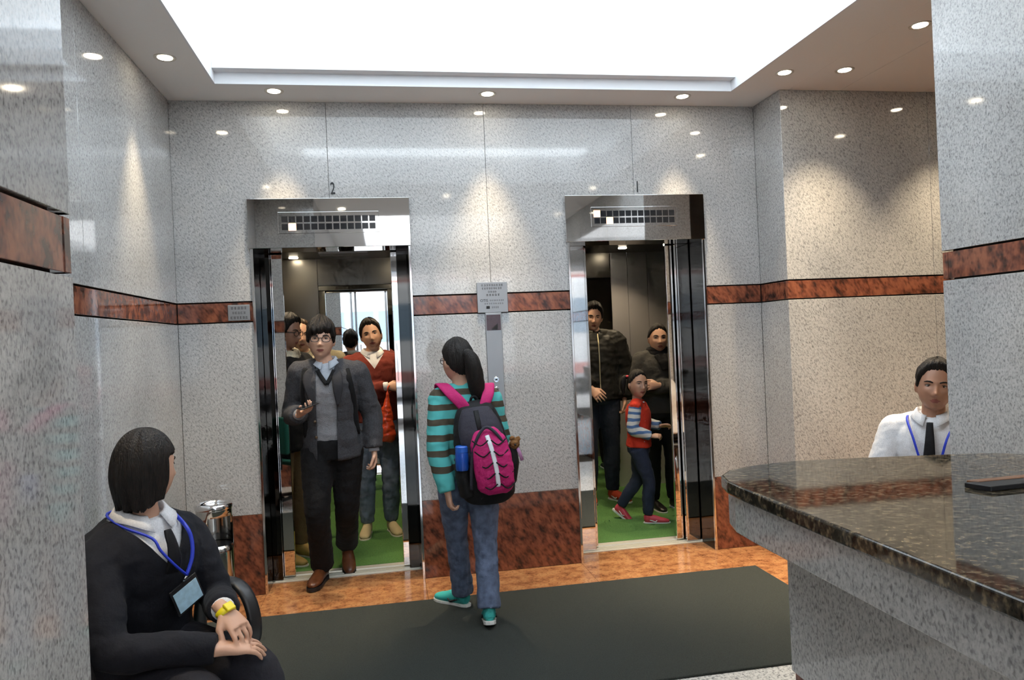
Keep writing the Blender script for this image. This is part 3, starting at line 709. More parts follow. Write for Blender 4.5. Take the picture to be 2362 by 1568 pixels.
    def body(s, hands, voxel=.006, style='short', hair=None, hair_kw={}, neck_r=.052, brows=True, eyes=True):
        J = s.J; k = s.k; mb = MB(); hs = s.hs
        s.torso(mb, -.1, 1.0, -.03)
        for q in 'LR':
            a = s.spine(.93); b = J['sh'+q]; mb.tube([a, b], [.04*k, .03*k], n=10)
            P, R = spl([b, J['el'+q], J['wr'+q]], [.034*k, .028*k, .0215*k], 4); mb.tube(P, R, n=12)
            P, R = spl([J['hip'+q], J['kn'+q], J['an'+q]], [.055*k, .042*k, .030*k], 4); mb.tube(P, R, n=12)
        h = J['head']; hc = lambda p: h+s.R @ (V(p)*hs)
        mb.tube([J['neck']-V((0, 0, .04)), J['neck'].lerp(hc((0, .015, -.09)), .5), hc((0, .02, -.055)), hc((0, .015, -.02))], [(.070*k, .062*k), (neck_r*k, neck_r*k), (neck_r*.98*k, neck_r*k), (neck_r*.8*k, neck_r*.8*k)], lat=(1, 0, 0), n=16)
        nu, nv = 96, 72; vs = []; fs = []
        for i in range(nv+1):
            ph = .02+(PI-.04)*i/nv
            for j in range(nu): vs.append(hc(head_pt(2*PI*j/nu-PI, ph)))
        for i in range(nv):
            for j in range(nu): fs.append((i*nu+j, (i+1)*nu+j, (i+1)*nu+(j+1) % nu, i*nu+(j+1) % nu))
        fs.append(tuple(range(nu))); fs.append(tuple(reversed(range(nv*nu, (nv+1)*nu)))); mb.add(vs, fs)
        for sx in (-1, 1): mb.ell(hc((sx*.077, .010, -.008)), (.0095*hs, .019*hs, .031*hs), s.R @ rotm(sx*.35, 0, 0), 12, 10)
        for q, d, n, c in hands: s.hand_at(mb, q, d, n, c)
        me = remesh(mb, voxel, 1)
        me.materials.append(s.skin); me.materials.append(M_LIP); Ri = s.R.transposed()
        for p in me.polygons:
            u = Ri @ (p.center-h)/hs
            if u.y < -.05 and abs(u.x) < .0235 and -.0735 < u.z < -.0545 and abs(u.x) < .0245*(1-abs(u.z+.0635)/.014): p.material_index = 1
        link('body', me, None, s.root, True)
        if eyes:
            for sx in (-1, 1):
                e = MB().ell((0, 0, 0), (.0140*hs, .012*hs, .0062*hs), None, 20, 14); ev = e.v[:]; e.v = [h+s.R @ (V((sx*.031, -.0625, .0055))*hs)+s.R @ v for v in e.v]
                e.mi = [1 if (sum((ev[i] for i in f), V())/len(f)).y < -.0092*hs and (sum((ev[i] for i in f), V())/len(f)).xz.length < .0062*hs else 0 for f in e.f]
                eo = e.build('eye', [M_EYEW, M_EYED], s.root, smooth=True)
                MB().tube([hc((sx*.0175, -.0735, .0075)), hc((sx*.025, -.0765, .0115)), hc((sx*.033, -.0765, .0122)), hc((sx*.0465, -.0700, .0085))], [.0009*hs, .0016*hs, .0017*hs, .0010*hs], n=6).build('lash_line', M_EYED, eo, smooth=True)
        if brows:
            for sx in (-1, 1):
                P = [hc((sx*.014, -.0845, .0225)), hc((sx*.026, -.0830, .0272)), hc((sx*.038, -.0770, .0280)), hc((sx*.050, -.0650, .0235))]
                MB().tube(P, [(.003*hs, .0022*hs), (.0040*hs, .0026*hs), (.0036*hs, .0024*hs), (.0016*hs, .0016*hs)], lat=s.R @ V((0, 0, 1)), n=8).build('eyebrow', hair or M_HAIR, s.root, smooth=True)
        if style:
            hair_mesh(style, s.R, h, hs, seed=s.sd, **hair_kw).build('hair', hair or M_HAIR, s.root, smooth=True)
    def garment(s, name, m, torso=None, sleeves=None, legs=None, off=.0, voxel=.009, wr=.004, wf=16., cuts=None, rads=None, it=5, flare=0., solid=0., lr=None, arm_off=None):
        mb = MB()
        if torso: s.torso(mb, torso[0], torso[1], off, flare)
        if torso and torso[1] > .85: s.shoulders(mb, off*.8)
        if sleeves:
            for q in 'LR': s.arm(mb, q, off if arm_off is None else arm_off, sleeves, *( [rads] if rads else []))
        if legs:
            for q in 'LR': s.leg(mb, q, off, legs, *([lr] if lr else []))
        me = remesh(mb, voxel, it, wr, wf, s.sd)
        if cuts:
            bm = bmesh.new(); bm.from_mesh(me)
            for co, no in cuts[0]:
                bmesh.ops.bisect_plane(bm, geom=bm.verts[:]+bm.edges[:]+bm.faces[:], plane_co=co, plane_no=no)
            dl = [f for f in bm.faces if cuts[1](f.calc_center_median())]
            bmesh.ops.delete(bm, geom=dl, context='FACES'); bm.to_mesh(me); bm.free()
        o = link(name, me, m, s.root, True)
        if solid:
            sd = o.modifiers.new('thickness', 'SOLIDIFY'); sd.thickness = solid; sd.offset = -1
        return o
    def vcut(s, t_bot, x_top, off=.0, t_top=1.02):
        """V opening from neck down to t_bot"""
        b = s.surf(0, t_bot, off); L = s.lat(.8); U = (s.spine(.98)-s.spine(.6)).normalized(); F = L.cross(U)
        if F.y > 0: F = -F
        tl = s.surf(0, .95, off)+L*x_top; tr_ = s.surf(0, .95, off)-L*x_top
        n1 = (tl-b).cross(F).normalized(); n2 = (tr_-b).cross(F).normalized(); ref = b+U*.08
        if n1.dot(ref-b) < 0: n1 = -n1
        if n2.dot(ref-b) < 0: n2 = -n2
        c0 = s.spine(.9)
        def pred(c): return n1.dot(c-b) > 0 and n2.dot(c-b) > 0 and F.dot(c-c0) > -.01
        return [(b, n1), (b, n2)], pred
    def collar(s, m, r=.066, h=.034, gap=.03, flap=.06):
        n = s.J['neck']; up = V((0, -.10, 1)).normalized(); vs = []; fs = []; N = 20; k = s.k
        for i in range(N+1):
            a = -PI/2+(.30)+(2*PI-.60)*i/N           # open at the front (-y)
            d = V((math.cos(a), math.sin(a)*1.0, 0)); fr = max(0, -math.sin(a))
            top = n+d*(r*.95*k)+V((0, 0, .046*k-.034*fr*k)); fold = n+d*(r*1.06*k)+V((0, 0, .044*k-.036*fr*k)); hem = n+d*((r+.030)*k)+V((0, 0, (.006-.046*fr**3)*k))+V((0, -.022*fr*k, 0))
            base = n+d*(r*.98*k)+V((0, 0, -.03*k-.03*fr*k))
            vs += [base, top, fold, hem]
        for i in range(N):
            for j in range(3): fs.append((i*4+j, (i+1)*4+j, (i+1)*4+j+1, i*4+j+1))
        o = MB().add(vs, fs).build('collar', m, s.root, smooth=True)
        sd = o.modifiers.new('t', 'SOLIDIFY'); sd.thickness = .003
        return o
    def strip(s, name, pts, w_, th, m, parent=None, n=8):
        """flat ribbon lying on the torso through (x,t,off) points"""
        P = [s.surf(*p) for p in pts]; P, R = spl(P, [(w_, th)]*len(P) if not isinstance(w_, list) else [(q, th) for q in w_], 3)
        lt = []
        for i in range(len(P)):
            lt.append(s.lat(.8))
        return MB().tube(P, R, lt, n=n).build(name, m, parent or s.root, smooth=True)
    def shoe(s, q, yaw, pitch, mu, ms_, k=None, at=None, accent=None, tall=.0):
        k = k or s.k; a = at or s.J['an'+q]
        M = rotm(yaw, pitch); ms0 = V((0, .035, .085))
        X = lambda p: V(a)+M @ ((V(p)-ms0)*k)
        mb = MB(); rings = [(.075, .042, .024, .030), (.055, .046, .034, .040), (.015, .050, .037, .046), (-.04, .046, .039, .042), (-.095, .036, .045, .032), (-.145, .030, .043, .025), (-.180, .025, .030, .018), (-.193, .022, .016, .010)]
        P, R = spl([(0, y, z+.006) for y, z, _, _ in rings], [(rx, rz) for _, _, rx, rz in rings], 3)
        mb.tube([X(p) for p in P], [(r[0]*k, r[1]*k) for r in R], lat=M @ V((1, 0, 0)), n=16)
        mb.tube([X((0, .035, .04)), X((0, .035, .10+tall))], [(.038*k, .046*k), (.037*k, .044*k)], lat=M @ V((1, 0, 0)), n=14)
        o = link('shoe', remesh(mb, .0065, 3), mu, s.root, True)
        ol = [(.0, .088), (.024, .078), (.036, .045), (.034, -.01), (.040, -.07), (.046, -.115), (.043, -.155), (.030, -.188), (.010, -.203)]
        poly = [(x, y) for x, y in ol]+[(-x, y) for x, y in reversed(ol) if x > 0]
        MB().prism([X((x, y, 0)) for x, y in poly], X((0, 0, .022))-X((0, 0, 0))).build('sole', ms_, o, bevel=.003*k)
        if accent:
            for sx in (-1, 1):
                MB().tube([X((sx*.030, .02, .05)), X((sx*.041, -.04, .030)), X((sx*.038, -.06, .045))], .006*k, n=8).build('side_mark', accent, o, smooth=True)
        for i in range(3):
            y = -.045-.026*i; z = .086-.012*i
            MB().tube([X((-.020, y, z-.008)), X((0, y, z)), X((.020, y, z-.008))], .0035*k, n=6).build('lace', ms_ if accent else mu, o, smooth=True)
        return o
    def glasses(s, m):
        h = s.J['head']; hc = lambda p: h+s.R @ (V(p)*s.hs)
        mb = MB()
        for sx in (-1, 1):
            c = [(sx*(.0335+.0235*math.cos(a)), -.090+.006*abs(math.cos(a))*(1 if math.cos(a) > 0 else 0), .003+.0165*math.sin(a)) for a in [2*PI*i/16 for i in range(17)]]
            c = [(math.copysign(abs(x-sx*.0335)**.75*.0235**.25, x-sx*.0335)+sx*.0335, y, math.copysign(abs(z-.003)**.75*.0165**.25, z-.003)+.003) for x, y, z in c]
            mb.tube([hc(p) for p in c], .0021*s.hs, n=6)
            mb.tube([hc((sx*.057, -.085, .008)), hc((sx*.077, -.03, .008)), hc((sx*.079, .012, .000))], .0021*s.hs, n=6)
        mb.tube([hc((-.0105, -.093, .008)), hc((0, -.096, .010)), hc((.0105, -.093, .008))], .0021*s.hs, n=6)
        return MB.build(mb, 'glasses', m, s.root, smooth=True)

def stand(k, **o):
    """default standing joints, feet on z=0, scaled by k; o overrides are absolute metres"""
    J = dict(pel=(0, 0, .93), chest=(0, -.01, 1.24), neck=(0, .01, 1.44), head=(0, -.02, 1.577), shL=(.165, 0, 1.375), shR=(-.165, 0, 1.375), elL=(.215, .02, 1.10), elR=(-.215, .02, 1.10),
             wrL=(.215, -.03, .86), wrR=(-.215, -.03, .86), hipL=(.088, 0, .89), hipR=(-.088, 0, .89), knL=(.095, -.015, .49), knR=(-.095, -.015, .49), anL=(.095, .02, .085), anR=(-.095, .02, .085))
    J = {a: V(b)*k for a, b in J.items()}
    for a, b in o.items(): J[a] = V(b)
    return J

C_NAVY = cloth('navy_wool', (.012, .013, .018)); C_TROUS = cloth('charcoal_trousers', (.020, .020, .026)); C_WHITE = cloth('white_cotton', (.72, .72, .74), b=(40, .15))
C_BLUE = mat('blue_ribbon', (.015, .04, .50), .5); C_TIE = cloth('black_tie', (.010, .010, .012), .6)

# ---------------------------------------------------------------- 1 seated guard, foreground left
J = dict(pel=(0, .06, .505), chest=(0, .02, .785), neck=(0, -.005, .965), head=(.015, -.02, 1.122), shL=(.168, .0, .868), shR=(-.168, -.02, .868), elL=(.195, -.112, .650), elR=(-.215, -.165, .638),
         wrL=(.040, -.335, .698), wrR=(-.012, -.388, .606), hipL=(.09, .03, .495), hipR=(-.09, .03, .495), knL=(.10, -.39, .475), knR=(-.10, -.40, .47), anL=(.12, -.40, .09), anR=(-.11, -.40, .09))
g = Person('seated guard with black bob, navy jumper, blue lanyard and yellow watch', (-.80, -2.12, 0), math.radians(50), J, k=.96, bw=1.12, bd=1.22, head_yaw=math.radians(90), head_pitch=math.radians(4), hs=1.0)
g.body([('L', (.10, -.74, -.60), (0, .55, -.8), .38), ('R', (.88, -.36, -.16), (.1, .2, -.95), .30)], voxel=.0042, style='bob', hair_kw=dict(nu=96, nv=56), brows=True)
g.garment('shirt', C_WHITE, (.0, 1.02), None, off=.006, voxel=.008, wr=.002)
g.garment('jumper', C_NAVY, (-.14, .985), .955, off=.020, voxel=.008, wr=.007, wf=11, cuts=g.vcut(.70, .085, .02), solid=.006, rads=(.062, .058, .051, .047, .038), arm_off=.009)
g.collar(C_WHITE, .074)
for q in 'L':
    e, w_ = g.J['el'+q], g.J['wr'+q]; d = (w_-e).normalized()
    MB().tube([w_-d*.035, w_-d*.004], [.036, .034], n=18).build('cuff', C_WHITE, g.root, smooth=True)
g.garment('trousers', C_TROUS, (-.16, .12), None, legs=.93, off=.016, voxel=.009, wr=.006, wf=10, lr=(.100, .090, .070, .066, .062))
g.strip('tie', [(0, .965, .040), (0, .93, .040), (.002, .86, .038), (.003, .75, .032), (.004, .62, .008)], [.013, .017, .020, .028, .032], .006, C_TIE)
lan = MB()
for sx in (-1, 1):
    pts = [(sx*.066+.006, .94, .050), (sx*.060+.012, .86, .050), (sx*.036+.024, .75, .048), (.036, .645, .046)]
    nk = g.J['neck']; P, R = spl([nk+V((0, .098, .020)), nk+V((sx*.070, .070, .018)), nk+V((sx*.094, .0, .006)), nk+V((sx*.088, -.055, -.012))]+[g.surf(*p) for p in pts], [(.0065, .0042)]*8, 4); lan.tube(P, R, lat=V((sx*.5, -.5, .3)), n=8)
ln = lan.build('lanyard', C_BLUE, g.root, smooth=True)
bc = g.surf(.046, .50, .052); L = g.lat(.6); U = V((0, .06, 1)).normalized(); U = (Matrix.Rotation(.34, 3, L.cross(U)) @ U); Lb = (Matrix.Rotation(.34, 3, L.cross(V((0, .06, 1)))) @ L); F = Lb.cross(U).normalized()
if F.y > 0: F = -F
bd_ = MB().obox(bc, Lb*.054, F*.0022, U*.045).build('badge_holder', M_BLKPL, g.root, bevel=.002)
MB().obox(bc+F*.0030-U*.004, Lb*.047, F*.0008, U*.034).build('badge_card', mat('badge_blue', (.42, .62, .74), .35, var=(60, .12)), bd_)
MB().tube([g.surf(.036, .645, .048), bc+U*.046], .0045, n=8).build('clip', M_CHROME, ln, smooth=True)
e, w_ = g.J['elL'], g.J['wrL']; d = (V((.10, -.74, -.60))).normalized(); c = w_+d*.012
MB().tube([c-d*.011, c+d*.011], [(.0305, .0255), (.0305, .0255)], lat=(1, 0, 0), n=20).build('watch_strap', mat('yellow_rubber', (.80, .66, .01), .4), g.root, smooth=True)
wf_ = d.cross(V((1, 0, 0))).normalized()
if wf_.z < 0: wf_ = -wf_
MB().obox(c+wf_*.027, d.cross(wf_)*.016, d*.014, wf_*.004).build('watch_case', MATS['yellow_rubber'], g.root, bevel=.003)
for q in 'LR': g.shoe(q, 0, 0, mat('black_leather', (.012, .011, .010), .3), M_BLKPL, 1.)
# chair
ch = tag(empty('office_chair', (-.80, -2.12, 0), math.radians(50)), 'green office chair with black looped armrests under the seated guard', 'chair')
gf = cloth('green_fabric', (.015, .10, .07))
MB().box(-.24, .24, -.25, .25, .405, .455).build('seat', gf, ch, bevel=.02, seg=3)
P = []; 
bk = MB().box(-.22, .22, .275, .325, .52, .86).build('backrest', gf, ch, bevel=.02, seg=3)
MB().box(-.035, .035, .25, .285, .36, .60).build('back_post', M_BLKPL, ch, bevel=.006)
for sx in (-1, 1):
    P, R = spl([(sx*.22, .13, .40), (sx*.285, .12, .42), (sx*.292, .12, .52), (sx*.292, .08, .640), (sx*.292, -.03, .672), (sx*.292, -.115, .655), (sx*.290, -.165, .59), (sx*.288, -.175, .50), (sx*.285, -.13, .44), (sx*.22, -.08, .40)], [(.027, .012)]*10, 4)
    MB().tube(P, R, lat=(1, 0, 0), n=10, sup=.7).build('armrest', M_BLKPL, ch, smooth=True)
MB().lathe([(.028, .10), (.028, .40)], 16).build('gas_post', M_BLKPL, ch, auto=40)
for i in range(5):
    a = 2*PI*i/5+.3; lg = MB().tube([(0, 0, .10), (.27*math.cos(a), .27*math.sin(a), .068)], [(.026, .02), (.016, .014)], lat=(0, 0, 1), n=8).build('base_leg', M_BLKPL, ch, smooth=True)
    MB().ell((.27*math.cos(a), .27*math.sin(a), .03), (.028, .028, .030), None, 14, 10).build('castor', M_BLKPL, lg, smooth=True)

# ---------------------------------------------------------------- 2 girl with backpack, back view
k = .885
J = dict(pel=(0, 0, .80), chest=(0, -.01, 1.07), neck=(.01, .0, 1.25), head=(.025, -.02, 1.380), shL=(.128, 0, 1.185), shR=(-.140, 0, 1.175), elL=(.158, .07, .935), elR=(-.185, -.02, .95),
         wrL=(.118, .125, .705), wrR=(-.10, -.19, .90), hipL=(.078, 0, .765), hipR=(-.078, 0, .765), knL=(.066, -.10, .43), knR=(-.075, .05, .43), anL=(.035, -.185, .082), anR=(-.065, .150, .10))
w2 = Person('girl seen from behind in teal striped jumper and jeans with a ponytail', (.415, -.755, 0), PI, J, k=k, bw=.95, bd=.92, head_yaw=math.radians(28), head_pitch=.02, hs=.97)
w2.body([('L', (-.1, -.05, -1), (-.9, -.2, 0), .9), ('R', (.5, -.8, .1), (.3, .2, -.9), .7)], voxel=.0055, style='back', hair_kw=dict(top=.016, side=.013, rough=.004))
stm = bpy.data.materials.new('teal_stripes'); stm.use_nodes = True; nt = stm.node_tree; b = nt.nodes['Principled BSDF']; b.inputs['Roughness'].default_value = .9; b.inputs['Specular IOR Level'].default_value = .2
tc = nd(nt, 'ShaderNodeTexCoord'); sx_ = nd(nt, 'ShaderNodeSeparateXYZ'); nt.links.new(tc.outputs['Object'], sx_.inputs[0])
nz = nd(nt, 'ShaderNodeTexNoise'); nz.inputs['Scale'].default_value = 9; nt.links.new(tc.outputs['Object'], nz.inputs['Vector'])
ad = nd(nt, 'ShaderNodeMath', operation='MULTIPLY_ADD'); ad.inputs[1].default_value = .02; nt.links.new(nz.outputs['Fac'], ad.inputs[0]); nt.links.new(sx_.outputs['Z'], ad.inputs[2])
mo = nd(nt, 'ShaderNodeMath', operation='MULTIPLY'); mo.inputs[1].default_value = 1/.078; nt.links.new(ad.outputs[0], mo.inputs[0])
fr_ = nd(nt, 'ShaderNodeMath', operation='FRACT'); nt.links.new(mo.outputs[0], fr_.inputs[0])
gt = nd(nt, 'ShaderNodeMath', operation='GREATER_THAN'); gt.inputs[1].default_value = .58; nt.links.new(fr_.outputs[0], gt.inputs[0])
lt_ = nd(nt, 'ShaderNodeMath', operation='GREATER_THAN'); lt_.inputs[1].default_value = .775; nt.links.new(sx_.outputs['Z'], lt_.inputs[0])
mm = nd(nt, 'ShaderNodeMath', operation='MULTIPLY'); nt.links.new(gt.outputs[0], mm.inputs[0]); nt.links.new(lt_.outputs[0], mm.inputs[1])
mxx = nd(nt, 'ShaderNodeMix', data_type='RGBA'); mxx.inputs['A'].default_value = (.10, .47, .46, 1); mxx.inputs['B'].default_value = (.085, .07, .05, 1); nt.links.new(mm.outputs[0], mxx.inputs['Factor']); nt.links.new(mxx.outputs['Result'], b.inputs['Base Color'])
w2.garment('jumper', stm, (-.06, .985), .97, off=.012, voxel=.008, wr=.005, wf=15, rads=(.060, .058, .052, .048, .038))
w2.garment('jeans', cloth('blue_jeans', (.125, .160, .245), var=(25, .30)), (-.16, .16), None, legs=1.0, off=.010, voxel=.008, wr=.005, wf=13, lr=(.092, .080, .061, .056, .060))
h = w2.J['head']; hp_ = lambda p: h+w2.R @ V(p)
P, R = spl([hp_((0, .085, .035)), hp_((0, .125, .02)), hp_((-.012, .135, -.06)), hp_((-.03, .125, -.14)), hp_((-.05, .115, -.21)), hp_((-.075, .11, -.26))], [.024, .036, .046, .044, .030, .006], 4)
pt = MB().tube(P, R, n=16)
for v in pt.v: v += V((noise.noise(v*38), noise.noise(v*38+V((5, 0, 0))), 0))*.006
pt.build('ponytail', M_HAIR, w2.root, smooth=True)
MB().ell(hp_((0, .10, .035)), (.028, .018, .028), w2.R).build('hair_tie', M_BLKPL, w2.root, smooth=True)
w2.glasses(M_BLKPL)
tq = mat('turquoise_mesh', (.05, .52, .48), .6, bump=(300, .4)); ws = mat('white_rubber', (.78, .78, .74), .5)
w2.shoe('L', math.radians(44), 0, tq, ws, .90, accent=M_INK); w2.shoe('R', math.radians(-6), math.radians(14), tq, ws, .90, accent=M_INK)

# backpack (world space)
bp_ = tag(empty('backpack', (.50, -.93, .66)), 'black and grey backpack with magenta front pocket worn by the girl', 'backpack')
O = V((.50, -.93, .66)); cn = cloth('charcoal_nylon', (.040, .038, .052), .6); cb = cloth('black_nylon', (.012, .012, .013), .6); cm_ = cloth('magenta_nylon', (.50, .022, .15), .6, sheen=.0)
pk = lambda *p: V(p)-O
mb = MB(); P, R = spl([(.452, -.845, 1.165), (.458, -.865, 1.12), (.468, -.885, 1.02), (.485, -.895, .90), (.500, -.895, .78), (.510, -.885, .69), (.512, -.875, .665)], [(.055, .03), (.105, .055), (.132, .075), (.142, .085), (.146, .085), (.135, .075), (.10, .05)], 4)
mb.tube([p-O for p in P], R, lat=(1, 0, 0), n=28, sup=.75)
main = link('main_body', remesh(mb, .007, 4, .003, 14), cb, bp_, True)
mb = MB(); P, R = spl([(.456, -.905, 1.14), (.463, -.925, 1.07), (.478, -.945, .98), (.495, -.955, .88)], [(.07, .03), (.104, .045), (.114, .055), (.10, .045)], 4)
mb.tube([p-O for p in P], R, lat=(1, 0, 0), n=24, sup=.75); link('top_compartment', remesh(mb, .006, 4, .002), cn, bp_, True)
MB().tube([pk(.452, -.948, 1.13), pk(.459, -.975, 1.07), pk(.470, -.997, 1.00)], [(.013, .003)]*3, lat=(1, 0, 0), n=8).build('zip_flap', cb, bp_, smooth=True)
mb = MB(); P, R = spl([(.487, -.985, 1.035), (.496, -1.000, .99), (.512, -1.018, .91), (.524, -1.022, .82), (.532, -1.012, .75), (.535, -1.0, .715)], [(.050, .02), (.086, .034), (.098, .042), (.098, .042), (.092, .036), (.06, .02)], 4)
mb.tube([p-O for p in P], R, lat=(1, 0, 0), n=24, sup=.75); fp = link('front_pocket', remesh(mb, .006, 4, .004, 20), cm_, bp_, True)
P, R = spl([(.405, -1.01, .74), (.410, -1.02, .86), (.425, -1.03, .95), (.455, -1.03, 1.02), (.495, -1.025, 1.050), (.545, -1.03, 1.01), (.590, -1.03, .93), (.618, -1.02, .83)], [.008]*8, 4)
MB().tube([p-O for p in P], R, n=8).build('pocket_piping', cn, fp, smooth=True)
P, R = spl([(.492, -1.030, 1.01), (.508, -1.055, .95), (.522, -1.064, .88), (.531, -1.066, .82), (.537, -1.054, .755)], [(.0115, .003)]*5, 4)
MB().tube([p-O for p in P], R, lat=(1, 0, 0), n=8).build('reflective_strip', mat('reflective_white', (.85, .87, .92), .4), fp, smooth=True)
for i in range(5):
    z = .985-.055*i; cx = .50+.010*i
    for sx in (-1, 1):
        P, R = spl([(cx+.008*sx, -1.074+.006*abs(i-2), z+.004), (cx+.045*sx, -1.066+.006*abs(i-2), z-.022), (cx+.085*sx, -1.040, z+.004)], [.0036]*3, 4)
        MB().tube([p-O for p in P], R, n=6).build('bungee_cord', cb, fp, smooth=True)
# straps over the shoulders
for (pts, nm) in (([(.425, -.895, 1.105), (.385, -.885, 1.165), (.338, -.850, 1.218), (.303, -.785, 1.258), (.292, -.705, 1.248), (.300, -.640, 1.15), (.318, -.61, 1.02), (.345, -.64, .90)], 'l'),
                  ([(.490, -.895, 1.105), (.512, -.885, 1.165), (.535, -.850, 1.212), (.548, -.785, 1.246), (.556, -.705, 1.236), (.556, -.640, 1.15), (.548, -.61, 1.02), (.54, -.64, .90)], 'r')):
    P, R = spl(pts, [(.030, .007)]*8, 4); MB().tube([p-O for p in P], R, lat=(1, -.35 if nm == 'l' else .35, 0), n=10, sup=.7).build('shoulder_strap', cm_, bp_, smooth=True)
P, R = spl([(.435, -.855, 1.15), (.440, -.862, 1.185), (.455, -.862, 1.195), (.470, -.862, 1.185), (.475, -.855, 1.15)], [.007]*5, 3); MB().tube([p-O for p in P], R, n=8).build('haul_loop', cb, bp_, smooth=True)
mb = MB(); mb.tube([pk(.372, -.925, .885), pk(.374, -.925, .80), pk(.40, -.91, .70)], [(.036, .060), (.042, .070), (.045, .065)], lat=(1, 0, 0), n=18); link('side_pocket', remesh(mb, .007, 3), cb, bp_, True)
mb = MB(); mb.tube([pk(.632, -.92, .94), pk(.640, -.92, .85), pk(.625, -.90, .75)], [(.026, .035), (.030, .045), (.03, .045)], lat=(1, 0, 0), n=18); link('side_pocket', remesh(mb, .007, 3), cb, bp_, True)
MB().tube([pk(.655, -.95, .93), pk(.668, -.955, .90), pk(.680, -.955, .86)], [(.009, .003)]*3, n=8).build('hang_tag', mat('lilac_cord', (.45, .22, .42), .6), bp_, smooth=True)
bt = tag(empty('drink_bottle', (.368, -.975, .835)), 'bright blue bottle in the left side pocket of the backpack', 'bottle')
MB().lathe([(.030, 0), (.034, .01), (.034, .085), (.032, .092)], 20).build('flask', mat('blue_plastic', (.010, .075, .42), .35), bt, auto=40)
MB().lathe([(.033, .0925), (.0335, .118), (.028, .124)], 20).build('cap', mat('blue_cap', (.02, .12, .55), .35), bt, auto=40)
ty = tag(empty('brown_charm', (.645, -.945, .935)), 'small furry brown charm tucked in the right side pocket of the backpack', 'charm')
mb = MB().ell((0, 0, .012), (.028, .022, .028)).ell((.018, -.004, .036), (.014, .010, .014)).ell((-.012, -.004, .040), (.014, .010, .014)); link('fur', remesh(mb, .004, 1, .004, 90), mat('brown_fur', (.20, .09, .025), .9), ty, True)
MB().ell((0, -.021, .010), (.006, .005, .005), None, 10, 8).build('nose', M_INK, ty, smooth=True)
def jacket(p, name, m, t0, off, half, xc=0., voxel=.009, sleeves=.93, rads=(.056, .053, .050, .046, .040), top=.965, wr=.006, lapel=None, flare=.03):
    L = p.lat(.5); a = p.surf(xc+half, .4, 0); b = p.surf(xc-half, .4, 0); F = L.cross(V((0, 0, 1)))
    if F.y > 0: F = -F
    c0 = p.spine(.4)
    def pred(c):
        return (c-a).dot(L) < 0 and (c-b).dot(L) > 0 and F.dot(c-c0) > .02 if c.z < p.J['neck'].z+.05 else False
    o = p.garment(name, m, (t0, top), sleeves, off=off, voxel=voxel, wr=wr, wf=12, rads=rads, cuts=([(a, L), (b, L)], pred), solid=.006, flare=flare)
    if lapel:
        for sx in (-1, 1):
            x = xc+sx*(half+.010)
            P, R = spl([p.surf(sx*.066, .975, off), p.surf(x+sx*.014, .86, off+.012), p.surf(x+sx*.012, .70, off+.013), p.surf(x, .50, off+.010)], [(.010, .003), (.030, .004), (.028, .004), (.006, .003)], 4)
            MB().tube(P, R, L, n=8).build('lapel', lapel, o, smooth=True)
    return o
C_JEAN2 = cloth('faded_jeans', (.16, .19, .25), var=(14, .45)); C_BLK = cloth('black_cloth', (.011, .011, .012)); C_SHIRTG = cloth('pale_blue_shirt', (.42, .46, .52))
M_LEAB = mat('brown_leather_shoe', (.13, .042, .016), .3, var=(30, .3)); M_CREAM = mat('cream_suede', (.62, .50, .27), .8); M_GLS = mat('glasses_frame', (.012, .012, .014), .25)

# ---------------------------------------------------------------- 3 man walking out of the left lift
J = dict(pel=(.01, .02, .885), chest=(.005, -.02, 1.19), neck=(-.005, -.035, 1.385), head=(-.028, -.065, 1.530), shL=(.178, -.02, 1.322), shR=(-.172, -.02, 1.335), elL=(.258, .02, 1.045), elR=(-.225, .05, 1.075),
         wrL=(.262, -.02, .825), wrR=(-.165, -.165, 1.090), hipL=(.095, .02, .86), hipR=(-.085, .01, .86), knL=(.075, .075, .46), knR=(-.095, -.055, .475), anL=(.050, .365, .155), anR=(-.095, .125, .088))
p = Person('man in grey blazer and black glasses stepping out of the left lift holding a phone', (-.345, .045, 0), 0, J, k=.975, bw=.98, head_pitch=-.03, head_yaw=.04, head_roll=.05)
p.body([('L', (.05, -.15, -1), (-.9, -.1, .1), .75), ('R', (.62, -.55, .30), (-.1, -.15, 1), .55)], voxel=.0048, style='fringe', hair_kw=dict(top=.030, side=.014, rough=.014, asym=.016, jag=.012))
p.glasses(M_GLS)
p.garment('shirt', C_SHIRTG, (.2, 1.02), None, off=.002, voxel=.009, wr=.001)
p.garment('jumper', cloth('light_grey_knit', (.26, .26, .275), b=(180, .4)), (-.05, .985), None, off=.010, voxel=.008, wr=.004, cuts=p.vcut(.76, .062, .01), solid=.004)
p.strip('neck_trim', [(.050, .935, .020), (.030, .86, .022), (.0, .765, .022)], .012, .003, C_BLK); p.strip('neck_trim', [(-.050, .935, .020), (-.030, .86, .022), (.0, .765, .022)], .012, .003, C_BLK)
p.collar(C_SHIRTG, .059)
jk = jacket(p, 'blazer', cloth('charcoal_tweed', (.056, .056, .062), var=(160, .35)), -.16, .019, .062, xc=-.02, lapel=cloth('lapel_grey', (.040, .040, .045)))
for t in (.32, .14): MB().ell(p.surf(-.092, t, .034), (.009, .005, .009), None, 10, 8).build('button', mat('horn_button', (.10, .06, .03), .3), jk, smooth=True)
for sx in (1, -1): p.strip('bag_strap', [(sx*.118, .955, .032), (sx*.128, .86, .044), (sx*.142, .66, .042), (sx*.146, .42, .040), (sx*.150, .12, .040)], .020, .004, C_BLK)
for q in 'LR':
    w_ = p.J['wr'+q]; d = (w_-p.J['el'+q]).normalized(); MB().tube([w_-d*.03, w_+d*.004], [.034, .033], n=16).build('cuff', C_SHIRTG if q == 'L' else MATS['light_grey_knit'], p.root, smooth=True)
